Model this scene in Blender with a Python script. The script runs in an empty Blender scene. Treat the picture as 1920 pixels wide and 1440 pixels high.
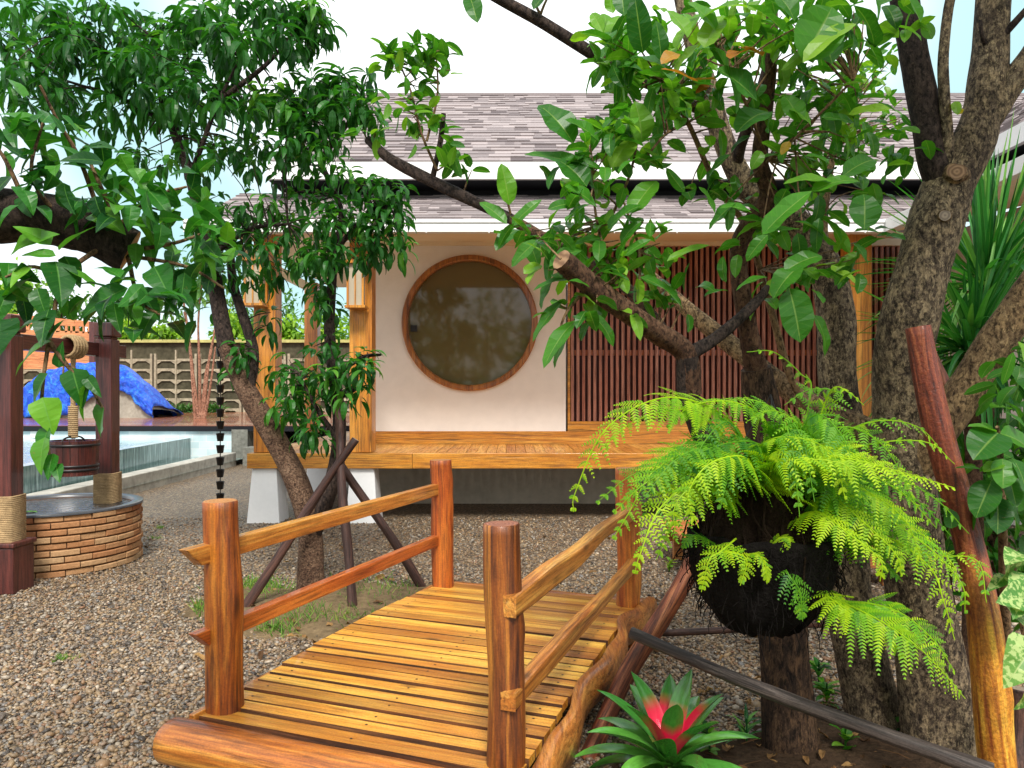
import bpy, math, random
import numpy as np
from mathutils import Vector, Matrix

rng = np.random.default_rng(7)
random.seed(7)
R = math.radians
scene = bpy.context.scene
COL = scene.collection

# ------------------------------------------------------------------ camera
CAMZ, FPX, HY = 1.55, 1400.0, 740.0
cam_d = bpy.data.cameras.new('camera')
cam = bpy.data.objects.new('camera', cam_d)
COL.objects.link(cam)
cam.location = (0, 0, CAMZ)
cam.rotation_euler = (R(90), 0, 0)
cam_d.sensor_width = 36
cam_d.lens = 36 * FPX / 1920
cam_d.shift_y = (HY - 720) / 1920
cam_d.clip_start, cam_d.clip_end = 0.05, 600
scene.camera = cam

# ------------------------------------------------------------------ world, sun, exposure
SUN_EL, SUN_AZ = R(48), R(172)      # azimuth: direction the light comes from, measured from +Y to +X
world = bpy.data.worlds.new('World')
scene.world = world
world.use_nodes = True
wt = world.node_tree
wt.nodes.clear()
wo = wt.nodes.new('ShaderNodeOutputWorld')
bg = wt.nodes.new('ShaderNodeBackground')
sky = wt.nodes.new('ShaderNodeTexSky')
sky.sky_type = 'NISHITA'
sky.sun_disc = False
sky.sun_elevation = SUN_EL
sky.sun_rotation = SUN_AZ
sky.air_density, sky.dust_density, sky.ozone_density = 1.0, 1.5, 1.0
tc = wt.nodes.new('ShaderNodeTexCoord')
nz = wt.nodes.new('ShaderNodeTexNoise')
nz.inputs['Scale'].default_value = 1.6
nz.inputs['Detail'].default_value = 5
nz.inputs['Roughness'].default_value = 0.5
rp = wt.nodes.new('ShaderNodeValToRGB')
rp.color_ramp.elements[0].position = 0.36
rp.color_ramp.elements[0].color = (0.62, 0.62, 0.62, 1)
rp.color_ramp.elements[1].position = 0.56
rp.color_ramp.elements[1].color = (0.97, 0.97, 0.97, 1)
mx = wt.nodes.new('ShaderNodeMix')
mx.data_type = 'RGBA'
mx.inputs[7].default_value = (9.6, 9.9, 10.0, 1)       # cloud
L = wt.links.new
L(tc.outputs['Generated'], nz.inputs['Vector'])
L(nz.outputs['Fac'], rp.inputs['Fac'])
L(rp.outputs['Color'], mx.inputs[0])
L(sky.outputs['Color'], mx.inputs[6])
# a bright white patch of cloud ahead with thinner blue-green cloud round it
nv = wt.nodes.new('ShaderNodeVectorMath')
nv.operation = 'NORMALIZE'
dp = wt.nodes.new('ShaderNodeVectorMath')
dp.operation = 'DOT_PRODUCT'
dp.inputs[1].default_value = (0.02, 0.86, 0.51)
L(tc.outputs['Generated'], nv.inputs[0])
L(nv.outputs[0], dp.inputs[0])
ad = wt.nodes.new('ShaderNodeMath')
ad.operation = 'MULTIPLY_ADD'
ad.inputs[1].default_value = 0.10
L(nz.outputs['Fac'], ad.inputs[0])
L(dp.outputs['Value'], ad.inputs[2])
rb = wt.nodes.new('ShaderNodeValToRGB')
while len(rb.color_ramp.elements) < 4:
    rb.color_ramp.elements.new(0.5)
for e_, (p_, c_) in zip(rb.color_ramp.elements, ((0.84, 0.0), (0.90, 1.0), (0.955, 0.9), (1.0, 0.0))):
    e_.position = p_
    e_.color = (c_, c_, c_, 1)
L(ad.outputs[0], rb.inputs['Fac'])
mc2 = wt.nodes.new('ShaderNodeMix')
mc2.data_type = 'RGBA'
mc2.inputs[7].default_value = (3.9, 6.1, 6.5, 1)
L(rb.outputs['Color'], mc2.inputs[0])
L(mx.outputs[2], mc2.inputs[6])
L(mc2.outputs[2], bg.inputs['Color'])
bg.inputs['Strength'].default_value = 0.05
L(bg.outputs[0], wo.inputs['Surface'])

sun_d = bpy.data.lights.new('sun', 'SUN')
sun_d.energy = 1.5
sun_d.angle = R(16)
sun_d.color = (1.0, 0.95, 0.88)
sun = bpy.data.objects.new('sun', sun_d)
COL.objects.link(sun)
sdir = Vector((math.cos(SUN_EL) * math.sin(SUN_AZ), math.cos(SUN_EL) * math.cos(SUN_AZ), math.sin(SUN_EL)))
sun.rotation_euler = sdir.to_track_quat('Z', 'Y').to_euler()
sun.location = (0, 0, 30)

vs = scene.view_settings
vs.view_transform = 'Standard'
vs.look = 'None'
vs.exposure = 1.66
vs.gamma = 1
scene.cycles.max_bounces = 8
scene.cycles.transparent_max_bounces = 8


def P(px, py, d):
    """A point d metres ahead of the camera seen at photograph pixel (px, py)."""
    return Vector(((px - 960) / FPX * d, d, CAMZ - (py - HY) / FPX * d))


# ------------------------------------------------------------------ materials
class NT:
    def __init__(s, name):
        s.m = bpy.data.materials.new(name)
        s.m.use_nodes = True
        s.t = s.m.node_tree
        s.b = s.t.nodes['Principled BSDF']
        s.out = s.t.nodes['Material Output']

    def n(s, typ, **kw):
        nd = s.t.nodes.new(typ)
        for k, v in kw.items():
            setattr(nd, k, v)
        return nd

    def l(s, a, b):
        s.t.links.new(a, b)

    def coords(s, scale=(1, 1, 1), rand=False, kind='Object'):
        tcn = s.n('ShaderNodeTexCoord')
        mp = s.n('ShaderNodeMapping')
        mp.inputs['Scale'].default_value = scale
        if rand:
            oi = s.n('ShaderNodeObjectInfo')
            mu = s.n('ShaderNodeMath', operation='MULTIPLY')
            s.l(oi.outputs['Random'], mu.inputs[0])
            mu.inputs[1].default_value = 37.0
            ad = s.n('ShaderNodeVectorMath', operation='ADD')
            s.l(tcn.outputs[kind], ad.inputs[0])
            s.l(mu.outputs[0], ad.inputs[1])
            s.l(ad.outputs[0], mp.inputs['Vector'])
        else:
            s.l(tcn.outputs[kind], mp.inputs['Vector'])
        return mp.outputs[0]

    def noise(s, vec, scale, detail=4, rough=0.55, dist=0.0):
        nd = s.n('ShaderNodeTexNoise')
        nd.inputs['Scale'].default_value = scale
        nd.inputs['Detail'].default_value = detail
        nd.inputs['Roughness'].default_value = rough
        nd.inputs['Distortion'].default_value = dist
        s.l(vec, nd.inputs['Vector'])
        return nd.outputs['Fac']

    def ramp(s, fac, stops, interp='LINEAR'):
        nd = s.n('ShaderNodeValToRGB')
        cr = nd.color_ramp
        cr.interpolation = interp
        while len(cr.elements) < len(stops):
            cr.elements.new(0.5)
        for e, (p, c) in zip(cr.elements, stops):
            e.position = p
            if not hasattr(c, '__len__'):
                c = (c, c, c)
            e.color = (*c, 1)
        s.l(fac, nd.inputs['Fac'])
        return nd.outputs['Color']

    def mix(s, fac, a, b, blend='MIX'):
        nd = s.n('ShaderNodeMix', data_type='RGBA', blend_type=blend)
        for sock, v in ((nd.inputs[0], fac), (nd.inputs[6], a), (nd.inputs[7], b)):
            if hasattr(v, 'links'):
                s.l(v, sock)
            elif hasattr(v, '__len__'):
                sock.default_value = (*v, 1)
            else:
                sock.default_value = v
        return nd.outputs[2]

    def math(s, op, a, b=0.0, clamp=False):
        nd = s.n('ShaderNodeMath', operation=op, use_clamp=clamp)
        for sock, v in ((nd.inputs[0], a), (nd.inputs[1], b)):
            if hasattr(v, 'links'):
                s.l(v, sock)
            else:
                sock.default_value = v
        return nd.outputs[0]

    def var(s):
        a = s.n('ShaderNodeAttribute', attribute_name='var')
        return a.outputs['Fac']

    def bump(s, h, strength=0.4, dist=0.01):
        nd = s.n('ShaderNodeBump')
        nd.inputs['Strength'].default_value = strength
        nd.inputs['Distance'].default_value = dist
        s.l(h, nd.inputs['Height'])
        s.l(nd.outputs[0], s.b.inputs['Normal'])

    def set(s, col=None, rough=None, spec=None, coat=None, metal=None):
        for k, v in (('Base Color', col), ('Roughness', rough), ('Specular IOR Level', spec), ('Coat Weight', coat), ('Metallic', metal)):
            if v is None:
                continue
            if hasattr(v, 'links'):
                s.l(v, s.b.inputs[k])
            elif hasattr(v, '__len__'):
                s.b.inputs[k].default_value = (*v, 1)
            else:
                s.b.inputs[k].default_value = v
        return s.m


def wood(name, dark, mid, light, axis='Z', rough=0.34, scale=9.0, coat=0.25, tone=0.5, knots=True, streak=0.5):
    t = NT(name)
    st = 0.05
    sc = {'X': (st, 1, 1), 'Y': (1, st, 1), 'Z': (1, 1, st)}[axis]
    v = t.coords(sc, rand=True)
    g = t.noise(v, scale * 1.7, 9, 0.68, 1.0)
    f = t.noise(v, scale * 9, 4, 0.65, 0.3)
    big = t.noise(t.coords((1, 1, 0.4) if axis == 'Z' else (0.4, 1, 1) if axis == 'X' else (1, 0.4, 1), rand=True), 5, 3)
    gg = t.math('ADD', t.math('MULTIPLY', g, 0.72), t.math('MULTIPLY', big, 0.28))
    col = t.ramp(gg, [(0.38, dark), (0.5, mid), (0.61, light)])
    col = t.mix(min(1, streak * 1.5), col, t.ramp(f, [(0.36, 0.3), (0.55, 1.0)]), 'MULTIPLY')
    gr = t.noise(t.coords((1, 1, 1), rand=True), 130, 3, 0.7)
    col = t.mix(0.4, col, t.ramp(gr, [(0.35, 0.45), (0.6, 1.1)]), 'MULTIPLY')
    # long dark checks
    ck = t.noise(v, scale * 3.2, 3, 0.5, 0.2)
    chk = t.ramp(ck, [(0.33, 0.22), (0.39, 1.0)])
    col = t.mix(streak, col, chk, 'MULTIPLY')
    # per-board tone
    oi = t.n('ShaderNodeObjectInfo')
    tn = t.math('FRACT', t.math('ADD', oi.outputs['Random'], t.var()))
    tcol = t.ramp(tn, [(0.0, (1.0 - tone, (1.0 - tone) * 0.80, (1.0 - tone) * 0.7)), (0.5, 1.0), (1.0, (1 + tone * 0.3, 1 + tone * 0.68, 1 + tone * 0.8))])
    col = t.mix(1.0, col, tcol, 'MULTIPLY')
    if knots:
        v2 = t.coords((1, 1, 0.35) if axis == 'Z' else (0.35, 1, 1) if axis == 'X' else (1, 0.35, 1), rand=True)
        vo = t.n('ShaderNodeTexVoronoi')
        vo.inputs['Scale'].default_value = 6.5
        t.l(v2, vo.inputs['Vector'])
        k = t.ramp(vo.outputs['Distance'], [(0.05, 0.2), (0.15, 1.0)])
        col = t.mix(0.8, col, k, 'MULTIPLY')
    t.bump(t.mix(0.5, t.mix(0.5, g, f), t.mix(0.4, chk, gr)), 0.8, 0.007)
    return t.set(col, t.ramp(f, [(0.3, rough + 0.18), (0.7, rough - 0.08)]), 0.5, coat)


W_BRIDGE = wood('bridge_wood', (0.22, 0.055, 0.009), (0.52, 0.18, 0.024), (0.78, 0.38, 0.065), tone=0.12, scale=8)
W_POSTA = wood('brown_post_wood', (0.10, 0.02, 0.005), (0.40, 0.12, 0.015), (0.72, 0.31, 0.04), tone=0.1, scale=9, rough=0.42, coat=0.12)
W_POSTB = wood('reddish_post_wood', (0.24, 0.04, 0.007), (0.50, 0.125, 0.018), (0.68, 0.24, 0.035), tone=0.1, scale=9, rough=0.42, coat=0.12)
W_POSTC = wood('dark_post_wood', (0.06, 0.013, 0.005), (0.26, 0.07, 0.012), (0.56, 0.21, 0.03), tone=0.1, scale=9, rough=0.42, coat=0.12)
W_PLANK = wood('plank_wood', (0.52, 0.175, 0.02), (0.74, 0.325, 0.04), (0.90, 0.52, 0.085), tone=0.45, scale=8, rough=0.36, coat=0.2, streak=0.32)
W_GAPSHADE = wood('plank_gap_shade', (0.05, 0.018, 0.007), (0.13, 0.048, 0.015), (0.24, 0.095, 0.028), tone=0.2, rough=0.7, coat=0.0)  # dark plank sides: the shade between planks is put into this colour
W_RAIL = wood('rail_wood', (0.42, 0.13, 0.02), (0.62, 0.24, 0.04), (0.80, 0.42, 0.09), tone=0.3)
W_RED = wood('red_rail_wood', (0.33, 0.06, 0.012), (0.52, 0.13, 0.022), (0.66, 0.22, 0.04), tone=0.15)
W_HOUSE = wood('house_wood', (0.46, 0.155, 0.018), (0.62, 0.24, 0.028), (0.74, 0.33, 0.05), tone=0.12, scale=6, knots=False)
W_HOUSEX = wood('house_wood_long', (0.46, 0.155, 0.018), (0.62, 0.25, 0.03), (0.76, 0.36, 0.06), axis='X', tone=0.16, scale=6, knots=False)
W_HOUSEY = wood('house_deck_wood', (0.50, 0.19, 0.03), (0.68, 0.31, 0.055), (0.80, 0.42, 0.09), axis='Y', tone=0.22, scale=6, knots=False)
W_SLAT = wood('slat_wood', (0.34, 0.13, 0.085), (0.46, 0.19, 0.13), (0.56, 0.26, 0.185), tone=0.12, scale=6, knots=False, coat=0.05, rough=0.5)
W_DECKRED = wood('pool_deck_wood', (0.26, 0.075, 0.035), (0.36, 0.11, 0.05), (0.46, 0.17, 0.085), axis='X', tone=0.3, rough=0.2, coat=0.6, knots=False)
W_MAROON = wood('maroon_wood', (0.055, 0.012, 0.01), (0.10, 0.022, 0.017), (0.15, 0.035, 0.026), tone=0.15, rough=0.4, knots=False)
W_FENCE = wood('fence_board_wood', (0.55, 0.17, 0.05), (0.68, 0.25, 0.085), (0.78, 0.34, 0.13), axis='X', tone=0.2, knots=False)
W_STAKE = wood('dark_stake_wood', (0.02, 0.009, 0.007), (0.06, 0.024, 0.017), (0.14, 0.06, 0.04), tone=0.3, rough=0.6, coat=0.0, scale=16)
W_GREYSTAKE = wood('weathered_stake_wood', (0.02, 0.013, 0.011), (0.05, 0.034, 0.028), (0.17, 0.125, 0.105), tone=0.2, rough=0.62, coat=0.0, scale=18)
W_REDPOLE = wood('red_bark_pole', (0.06, 0.013, 0.007), (0.22, 0.055, 0.02), (0.40, 0.14, 0.05), tone=0.1, rough=0.55, coat=0.0, scale=14, streak=0.65)
W_ORPOLE = wood('peeled_pole_wood', (0.22, 0.045, 0.008), (0.55, 0.2, 0.025), (0.80, 0.42, 0.06), tone=0.1, rough=0.3, coat=0.4)
W_PLATFORM = wood('platform_wood', (0.42, 0.13, 0.03), (0.60, 0.22, 0.055), (0.74, 0.34, 0.1), axis='X', tone=0.25, knots=False)


def end_grain(name, c1, c2):
    t = NT(name)
    tcn = t.n('ShaderNodeTexCoord')
    w = t.n('ShaderNodeTexWave', wave_type='RINGS', rings_direction='Z')
    w.inputs['Scale'].default_value = 22
    w.inputs['Distortion'].default_value = 2.5
    w.inputs['Detail'].default_value = 3
    w.inputs['Detail Scale'].default_value = 1.5
    t.l(tcn.outputs['Object'], w.inputs['Vector'])
    n2 = t.noise(t.coords(), 24, 4)
    col = t.mix(w.outputs['Fac'], c1, c2)
    col = t.mix(0.4, col, t.ramp(n2, [(0.3, 0.4), (0.65, 1.1)]), 'MULTIPLY')
    t.bump(w.outputs['Fac'], 0.2, 0.003)
    return t.set(col, 0.5, 0.4)


E_BRIDGE = end_grain('post_end_grain', (0.40, 0.15, 0.045), (0.58, 0.27, 0.08))
E_BRIDGERED = end_grain('post_end_grain_red', (0.22, 0.075, 0.045), (0.36, 0.14, 0.08))
E_STUB = end_grain('sawn_limb_end', (0.42, 0.17, 0.045), (0.56, 0.28, 0.09))
E_TAN = end_grain('callused_limb_end', (0.16, 0.08, 0.035), (0.34, 0.2, 0.1))
E_GREY = end_grain('old_sawn_end', (0.22, 0.17, 0.13), (0.38, 0.3, 0.23))


def bark(name, dark, mid, light, lichen=0.5, scale=26, zs=0.6):
    t = NT(name)
    v = t.coords((1, 1, zs))
    a = t.noise(v, scale * 1.9, 9, 0.78, 0.5)
    b = t.noise(v, scale * 4.2, 6, 0.75)
    big = t.noise(v, 4.5, 5, 0.65)
    col = t.ramp(t.math('ADD', t.math('MULTIPLY', a, 0.72), t.math('MULTIPLY', big, 0.28)), [(0.40, dark), (0.5, mid), (0.62, light)])
    sp = t.ramp(b, [(0.54, 0.0), (0.60, 1.0)])
    col = t.mix(t.math('MULTIPLY', t.math('MULTIPLY', sp, lichen), t.ramp(big, [(0.42, 0.05), (0.58, 1.0)])), col, (light[0] * 1.6, light[1] * 1.6, light[2] * 1.45))
    pl = t.noise(v, scale * 1.15, 8, 0.8, 0.3)
    col = t.mix(t.math('MULTIPLY', t.ramp(pl, [(0.49, 0.0), (0.62, 1.0)]), lichen * 0.85), col, t.mix(b, (light[0] * 0.8, light[1] * 0.75, light[2] * 0.65), (light[0] * 2.0, light[1] * 1.9, light[2] * 1.75)))
    pit = t.ramp(t.noise(v, scale * 2.6, 5, 0.7), [(0.38, 0.12), (0.48, 1.0)])
    col = t.mix(0.8, col, pit, 'MULTIPLY')
    t.bump(t.mix(0.5, a, t.mix(0.5, b, pit)), 1.0, 0.016)
    return t.set(col, 0.8, 0.22)


B_RIGHT = bark('lichen_bark', (0.014, 0.010, 0.008), (0.09, 0.063, 0.042), (0.30, 0.235, 0.15), 0.95)
B_BASE = bark('dark_fissured_bark', (0.008, 0.005, 0.004), (0.04, 0.023, 0.015), (0.13, 0.075, 0.042), 0.6, 24, 0.35)
B_TAN = bark('tan_bark', (0.045, 0.026, 0.014), (0.17, 0.105, 0.055), (0.36, 0.25, 0.135), 0.8)
B_DARK = bark('wet_dark_bark', (0.012, 0.008, 0.008), (0.035, 0.024, 0.02), (0.09, 0.062, 0.05), 0.35)
B_LEFT = bark('brown_bark', (0.035, 0.016, 0.01), (0.11, 0.06, 0.038), (0.23, 0.15, 0.10), 0.6, zs=1.3)
B_BRANCH = bark('brown_branch_bark', (0.03, 0.014, 0.009), (0.075, 0.036, 0.02), (0.15, 0.085, 0.05), 0.4)
B_TWIG = bark('twig_bark', (0.10, 0.055, 0.03), (0.2, 0.12, 0.06), (0.3, 0.2, 0.1), 0.3)
B_PINK = bark('pink_stem_bark', (0.12, 0.05, 0.03), (0.26, 0.12, 0.075), (0.4, 0.22, 0.15), 0.2, 12)


def leafmat(name, c1, c2, c3, transl=0.3, rough=0.36, rib=(0.3, 0.42, 0.12), ribw=0.035, spots=None, veins=True):
    t = NT(name)
    uv = t.n('ShaderNodeUVMap')
    sx = t.n('ShaderNodeSeparateXYZ')
    t.l(uv.outputs[0], sx.inputs[0])
    col = t.ramp(t.var(), [(0.0, c1), (0.6, c2), (1.0, c3)])
    au = t.math('ABSOLUTE', t.math('SUBTRACT', sx.outputs[0], 0.5))
    if veins:
        # chevron side veins
        ph = t.math('SINE', t.math('MULTIPLY', t.math('SUBTRACT', sx.outputs[1], t.math('MULTIPLY', au, 0.28)), 62.0))
        vv = t.ramp(ph, [(0.8, 0.0), (1.0, 1.0)])
        col = t.mix(t.math('MULTIPLY', vv, 0.09), col, rib)
    col = t.mix(t.ramp(au, [(ribw * 0.4, 0.55), (ribw, 0.0)]), col, rib)
    blot = t.noise(t.coords(), 9, 5, 0.65)
    col = t.mix(0.5, col, t.ramp(blot, [(0.3, (0.55, 0.62, 0.6)), (0.7, (1.3, 1.15, 1.0))]), 'MULTIPLY')
    speck = t.noise(t.coords(), 130, 2)
    col = t.mix(t.ramp(speck, [(0.70, 0.0), (0.74, 0.5)]), col, (0.22, 0.16, 0.05))
    if spots:
        nn = t.noise(t.coords(), 55, 3)
        col = t.mix(t.ramp(nn, [(0.48, 0.0), (0.55, 1.0)]), col, spots)
    t.set(col, rough + 0.06, 0.32)
    n0 = t.noise(t.coords(), 40, 2)
    t.bump(n0, 0.25, 0.004)
    tr = t.n('ShaderNodeBsdfTranslucent')
    tcol = t.mix(1.0, col, (1.5, 1.6, 0.6), 'MULTIPLY')
    t.l(tcol, tr.inputs['Color'])
    ms = t.n('ShaderNodeMixShader')
    ms.inputs[0].default_value = transl
    t.l(t.b.outputs[0], ms.inputs[1])
    t.l(tr.outputs[0], ms.inputs[2])
    t.l(ms.outputs[0], t.out.inputs['Surface'])
    return t.m


F_DARK = leafmat('dark_glossy_leaf', (0.009, 0.07, 0.012), (0.033, 0.17, 0.02), (0.16, 0.42, 0.045), 0.40, 0.32, (0.08, 0.2, 0.05), 0.03, veins=False)
F_BIG = leafmat('broad_green_leaf', (0.018, 0.11, 0.014), (0.065, 0.25, 0.02), (0.24, 0.46, 0.035), 0.42, 0.3, (0.26, 0.42, 0.10))
F_NEAR = leafmat('heart_shaped_leaf', (0.008, 0.06, 0.014), (0.035, 0.19, 0.02), (0.17, 0.42, 0.03), 0.36, 0.28, (0.14, 0.36, 0.07))
F_FERN = leafmat('fern_leaf', (0.025, 0.15, 0.014), (0.15, 0.39, 0.014), (0.42, 0.60, 0.014), 0.42, 0.45, (0.35, 0.5, 0.05), veins=False)
F_STRAP = leafmat('strap_leaf', (0.012, 0.10, 0.022), (0.045, 0.24, 0.04), (0.20, 0.42, 0.08), 0.25, 0.32, (0.12, 0.3, 0.08), 0.05, veins=False)
F_LIME = leafmat('lime_bush_leaf', (0.07, 0.2, 0.02), (0.22, 0.42, 0.03), (0.45, 0.6, 0.06), 0.35, 0.5, veins=False)
F_MID = leafmat('mid_green_bush_leaf', (0.035, 0.12, 0.035), (0.08, 0.22, 0.05), (0.18, 0.36, 0.07), 0.3, 0.5, veins=False)
F_VARI = leafmat('variegated_leaf', (0.06, 0.22, 0.04), (0.10, 0.28, 0.05), (0.15, 0.33, 0.06), 0.3, 0.35, (0.5, 0.6, 0.25), spots=(0.42, 0.55, 0.2))
F_YELLOW = leafmat('yellowing_leaf', (0.35, 0.12, 0.02), (0.45, 0.28, 0.03), (0.5, 0.42, 0.05), 0.35, 0.4, (0.4, 0.3, 0.1))
F_GRASS = leafmat('grass_blade', (0.04, 0.15, 0.02), (0.12, 0.28, 0.035), (0.3, 0.38, 0.08), 0.3, 0.6, veins=False)


def brom_mat():
    t = NT('bromeliad_leaf')
    uv = t.n('ShaderNodeUVMap')
    sx = t.n('ShaderNodeSeparateXYZ')
    t.l(uv.outputs[0], sx.inputs[0])
    g = t.ramp(t.math('FRACT', t.var()), [(0.0, (0.03, 0.17, 0.025)), (1.0, (0.14, 0.40, 0.05))])
    st = t.noise(t.coords((1, 1, 1), kind='UV'), 9, 3)
    g = t.mix(0.4, g, t.ramp(st, [(0.3, 0.4), (0.7, 1.3)]), 'MULTIPLY')
    # var above 1 marks the inner leaves flushed red at the base
    isred = t.math('GREATER_THAN', t.var(), 1.0)
    lim = t.math('FRACT', t.math('MULTIPLY', t.var(), 7.3))
    vred = t.math('SUBTRACT', t.math('ADD', 0.42, t.math('MULTIPLY', lim, 0.3)), sx.outputs[1])
    f = t.math('MULTIPLY', isred, t.ramp(t.math('ADD', t.math('MULTIPLY', vred, 3.0), 0.5), [(0.2, 0.0), (0.8, 1.0)]))
    red = t.ramp(sx.outputs[1], [(0.0, (0.62, 0.01, 0.06)), (0.35, (0.72, 0.02, 0.07)), (0.7, (0.45, 0.02, 0.03))])
    col = t.mix(f, g, red)
    t.set(col, 0.25, 0.5, 0.3)
    return t.m


F_BROM = brom_mat()


def plain(name, col, rough=0.6, spec=0.4, nscale=12, amount=0.2, bump=0.15, bdist=0.004, coat=0.0):
    t = NT(name)
    v = t.coords()
    a = t.noise(v, nscale, 6, 0.6)
    b = t.noise(v, nscale * 0.15, 3)
    c = t.mix(amount, col, t.ramp(a, [(0.3, 0.3), (0.7, 1.25)]), 'MULTIPLY')
    c = t.mix(amount, c, t.ramp(b, [(0.3, 0.5), (0.7, 1.15)]), 'MULTIPLY')
    t.bump(a, bump, bdist)
    return t.set(c, rough, spec, coat)


M_PLASTER = plain('white_plaster', (0.90, 0.85, 0.79), 0.75, 0.25, 6, 0.08)
M_PLINTH = plain('white_plinth_paint', (0.90, 0.90, 0.89), 0.6, 0.3, 20, 0.05)
M_TRIM = plain('white_trim', (0.80, 0.80, 0.78), 0.5, 0.4, 10, 0.06)
M_CREAM = plain('cream_soffit', (0.86, 0.74, 0.54), 0.6, 0.3, 10, 0.08)
M_UNDER = plain('cream_grey_undercroft', (0.50, 0.45, 0.36), 0.8, 0.2, 8, 0.25)  # mottled cream-grey, darker than the wall plaster
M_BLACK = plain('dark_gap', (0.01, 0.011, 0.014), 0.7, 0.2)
M_DARKRED = plain('dark_timber_screen', (0.075, 0.016, 0.012), 0.45, 0.3, 20, 0.3)
M_CONC = plain('concrete', (0.36, 0.33, 0.27), 0.85, 0.2, 14, 0.35, 0.4)
M_CURB = plain('curb_concrete', (0.46, 0.44, 0.38), 0.8, 0.25, 8, 0.5, 0.3)
M_MORTAR = plain('wall_mortar', (0.40, 0.34, 0.24), 0.9, 0.1, 10, 0.55, 0.5)
M_BLOCK = plain('mossy_block', (0.09, 0.08, 0.05), 0.9, 0.1, 6, 0.7, 0.5)
M_CAP = plain('wall_cap', (0.48, 0.44, 0.16), 0.85, 0.2, 8, 0.4)
M_ROPE = plain('sisal_rope', (0.52, 0.36, 0.19), 0.9, 0.1, 160, 0.6, 0.8, 0.006)
M_IRON = plain('dark_iron', (0.012, 0.01, 0.01), 0.45, 0.5, 30, 0.3)
M_PAPER = plain('lantern_panel', (0.42, 0.36, 0.26), 0.6, 0.3, 30, 0.06)
M_POT = plain('black_pot', (0.010, 0.008, 0.007), 0.95, 0.12, 60, 0.6, 1.0, 0.02)
M_ROOT = plain('root_mass', (0.03, 0.018, 0.011), 0.95, 0.1, 60, 0.7, 1.0, 0.02)
M_SOIL = plain('damp_soil', (0.075, 0.045, 0.026), 0.95, 0.15, 40, 0.7, 1.0, 0.02)
M_DIRT = plain('sandy_dirt', (0.20, 0.14, 0.075), 0.95, 0.15, 22, 0.6, 0.8, 0.02)
M_GREYSTONE = plain('grey_stone', (0.22, 0.22, 0.19), 0.9, 0.2, 10, 0.6, 0.6, 0.02)


def pebble_mat():
    t = NT('pebble')
    c = t.ramp(t.var(), [(0.0, (0.045, 0.038, 0.034)), (0.16, (0.13, 0.105, 0.085)), (0.34, (0.27, 0.20, 0.135)), (0.52, (0.38, 0.275, 0.16)),
                         (0.66, (0.24, 0.13, 0.075)), (0.78, (0.40, 0.35, 0.28)), (0.9, (0.17, 0.17, 0.18)), (1.0, (0.60, 0.52, 0.42))])
    a = t.noise(t.coords(), 90, 3)
    c = t.mix(0.35, c, t.ramp(a, [(0.3, 0.5), (0.7, 1.2)]), 'MULTIPLY')
    c = t.mix(1.0, c, (0.88, 0.83, 0.75), 'MULTIPLY')
    return t.set(c, 0.42, 0.45)


M_PEBBLE = pebble_mat()


def ground_mat():
    t = NT('pebble_ground')
    v = t.coords()
    vo = t.n('ShaderNodeTexVoronoi')
    vo.inputs['Scale'].default_value = 44
    t.l(v, vo.inputs['Vector'])
    sx = t.n('ShaderNodeSeparateXYZ')
    t.l(vo.outputs['Color'], sx.inputs[0])
    c = t.ramp(sx.outputs[0], [(0.0, (0.07, 0.06, 0.055)), (0.2, (0.16, 0.13, 0.11)), (0.4, (0.34, 0.265, 0.19)), (0.6, (0.46, 0.35, 0.22)),
                               (0.75, (0.25, 0.15, 0.09)), (0.86, (0.42, 0.37, 0.30)), (1.0, (0.55, 0.5, 0.44))])
    c = t.mix(0.8, c, t.ramp(vo.outputs['Distance'], [(0.2, 1.0), (0.62, 0.18)]), 'MULTIPLY')
    big = t.noise(v, 0.9, 4)
    c = t.mix(0.35, c, t.ramp(big, [(0.35, 0.6), (0.65, 1.15)]), 'MULTIPLY')
    c = t.mix(1.0, c, (0.95, 0.87, 0.74), 'MULTIPLY')
    h = t.ramp(vo.outputs['Distance'], [(0.0, 1.0), (0.7, 0.0)])
    t.bump(h, 1.0, 0.014)
    return t.set(c, 0.5, 0.4)


M_GROUND = ground_mat()


def brick_mat():
    t = NT('well_brick')
    c = t.ramp(t.var(), [(0.0, (0.26, 0.09, 0.035)), (0.35, (0.40, 0.18, 0.075)), (0.7, (0.47, 0.27, 0.13)), (1.0, (0.50, 0.35, 0.2))])
    a = t.noise(t.coords(), 30, 6, 0.7)
    c = t.mix(0.55, c, t.ramp(a, [(0.3, 0.45), (0.7, 1.25)]), 'MULTIPLY')
    t.bump(a, 0.6, 0.01)
    return t.set(c, 0.8, 0.25)


M_BRICK = brick_mat()


def shingle_mat():
    t = NT('roof_shingle')
    c = t.ramp(t.var(), [(0.0, (0.11, 0.088, 0.09)), (0.14, (0.21, 0.178, 0.178)), (0.6, (0.28, 0.24, 0.238)), (1.0, (0.36, 0.31, 0.305))])
    a = t.noise(t.coords(), 60, 4)
    c = t.mix(0.35, c, t.ramp(a, [(0.3, 0.55), (0.7, 1.2)]), 'MULTIPLY')
    return t.set(c, 0.75, 0.3)


M_SHINGLE = shingle_mat()


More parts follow.
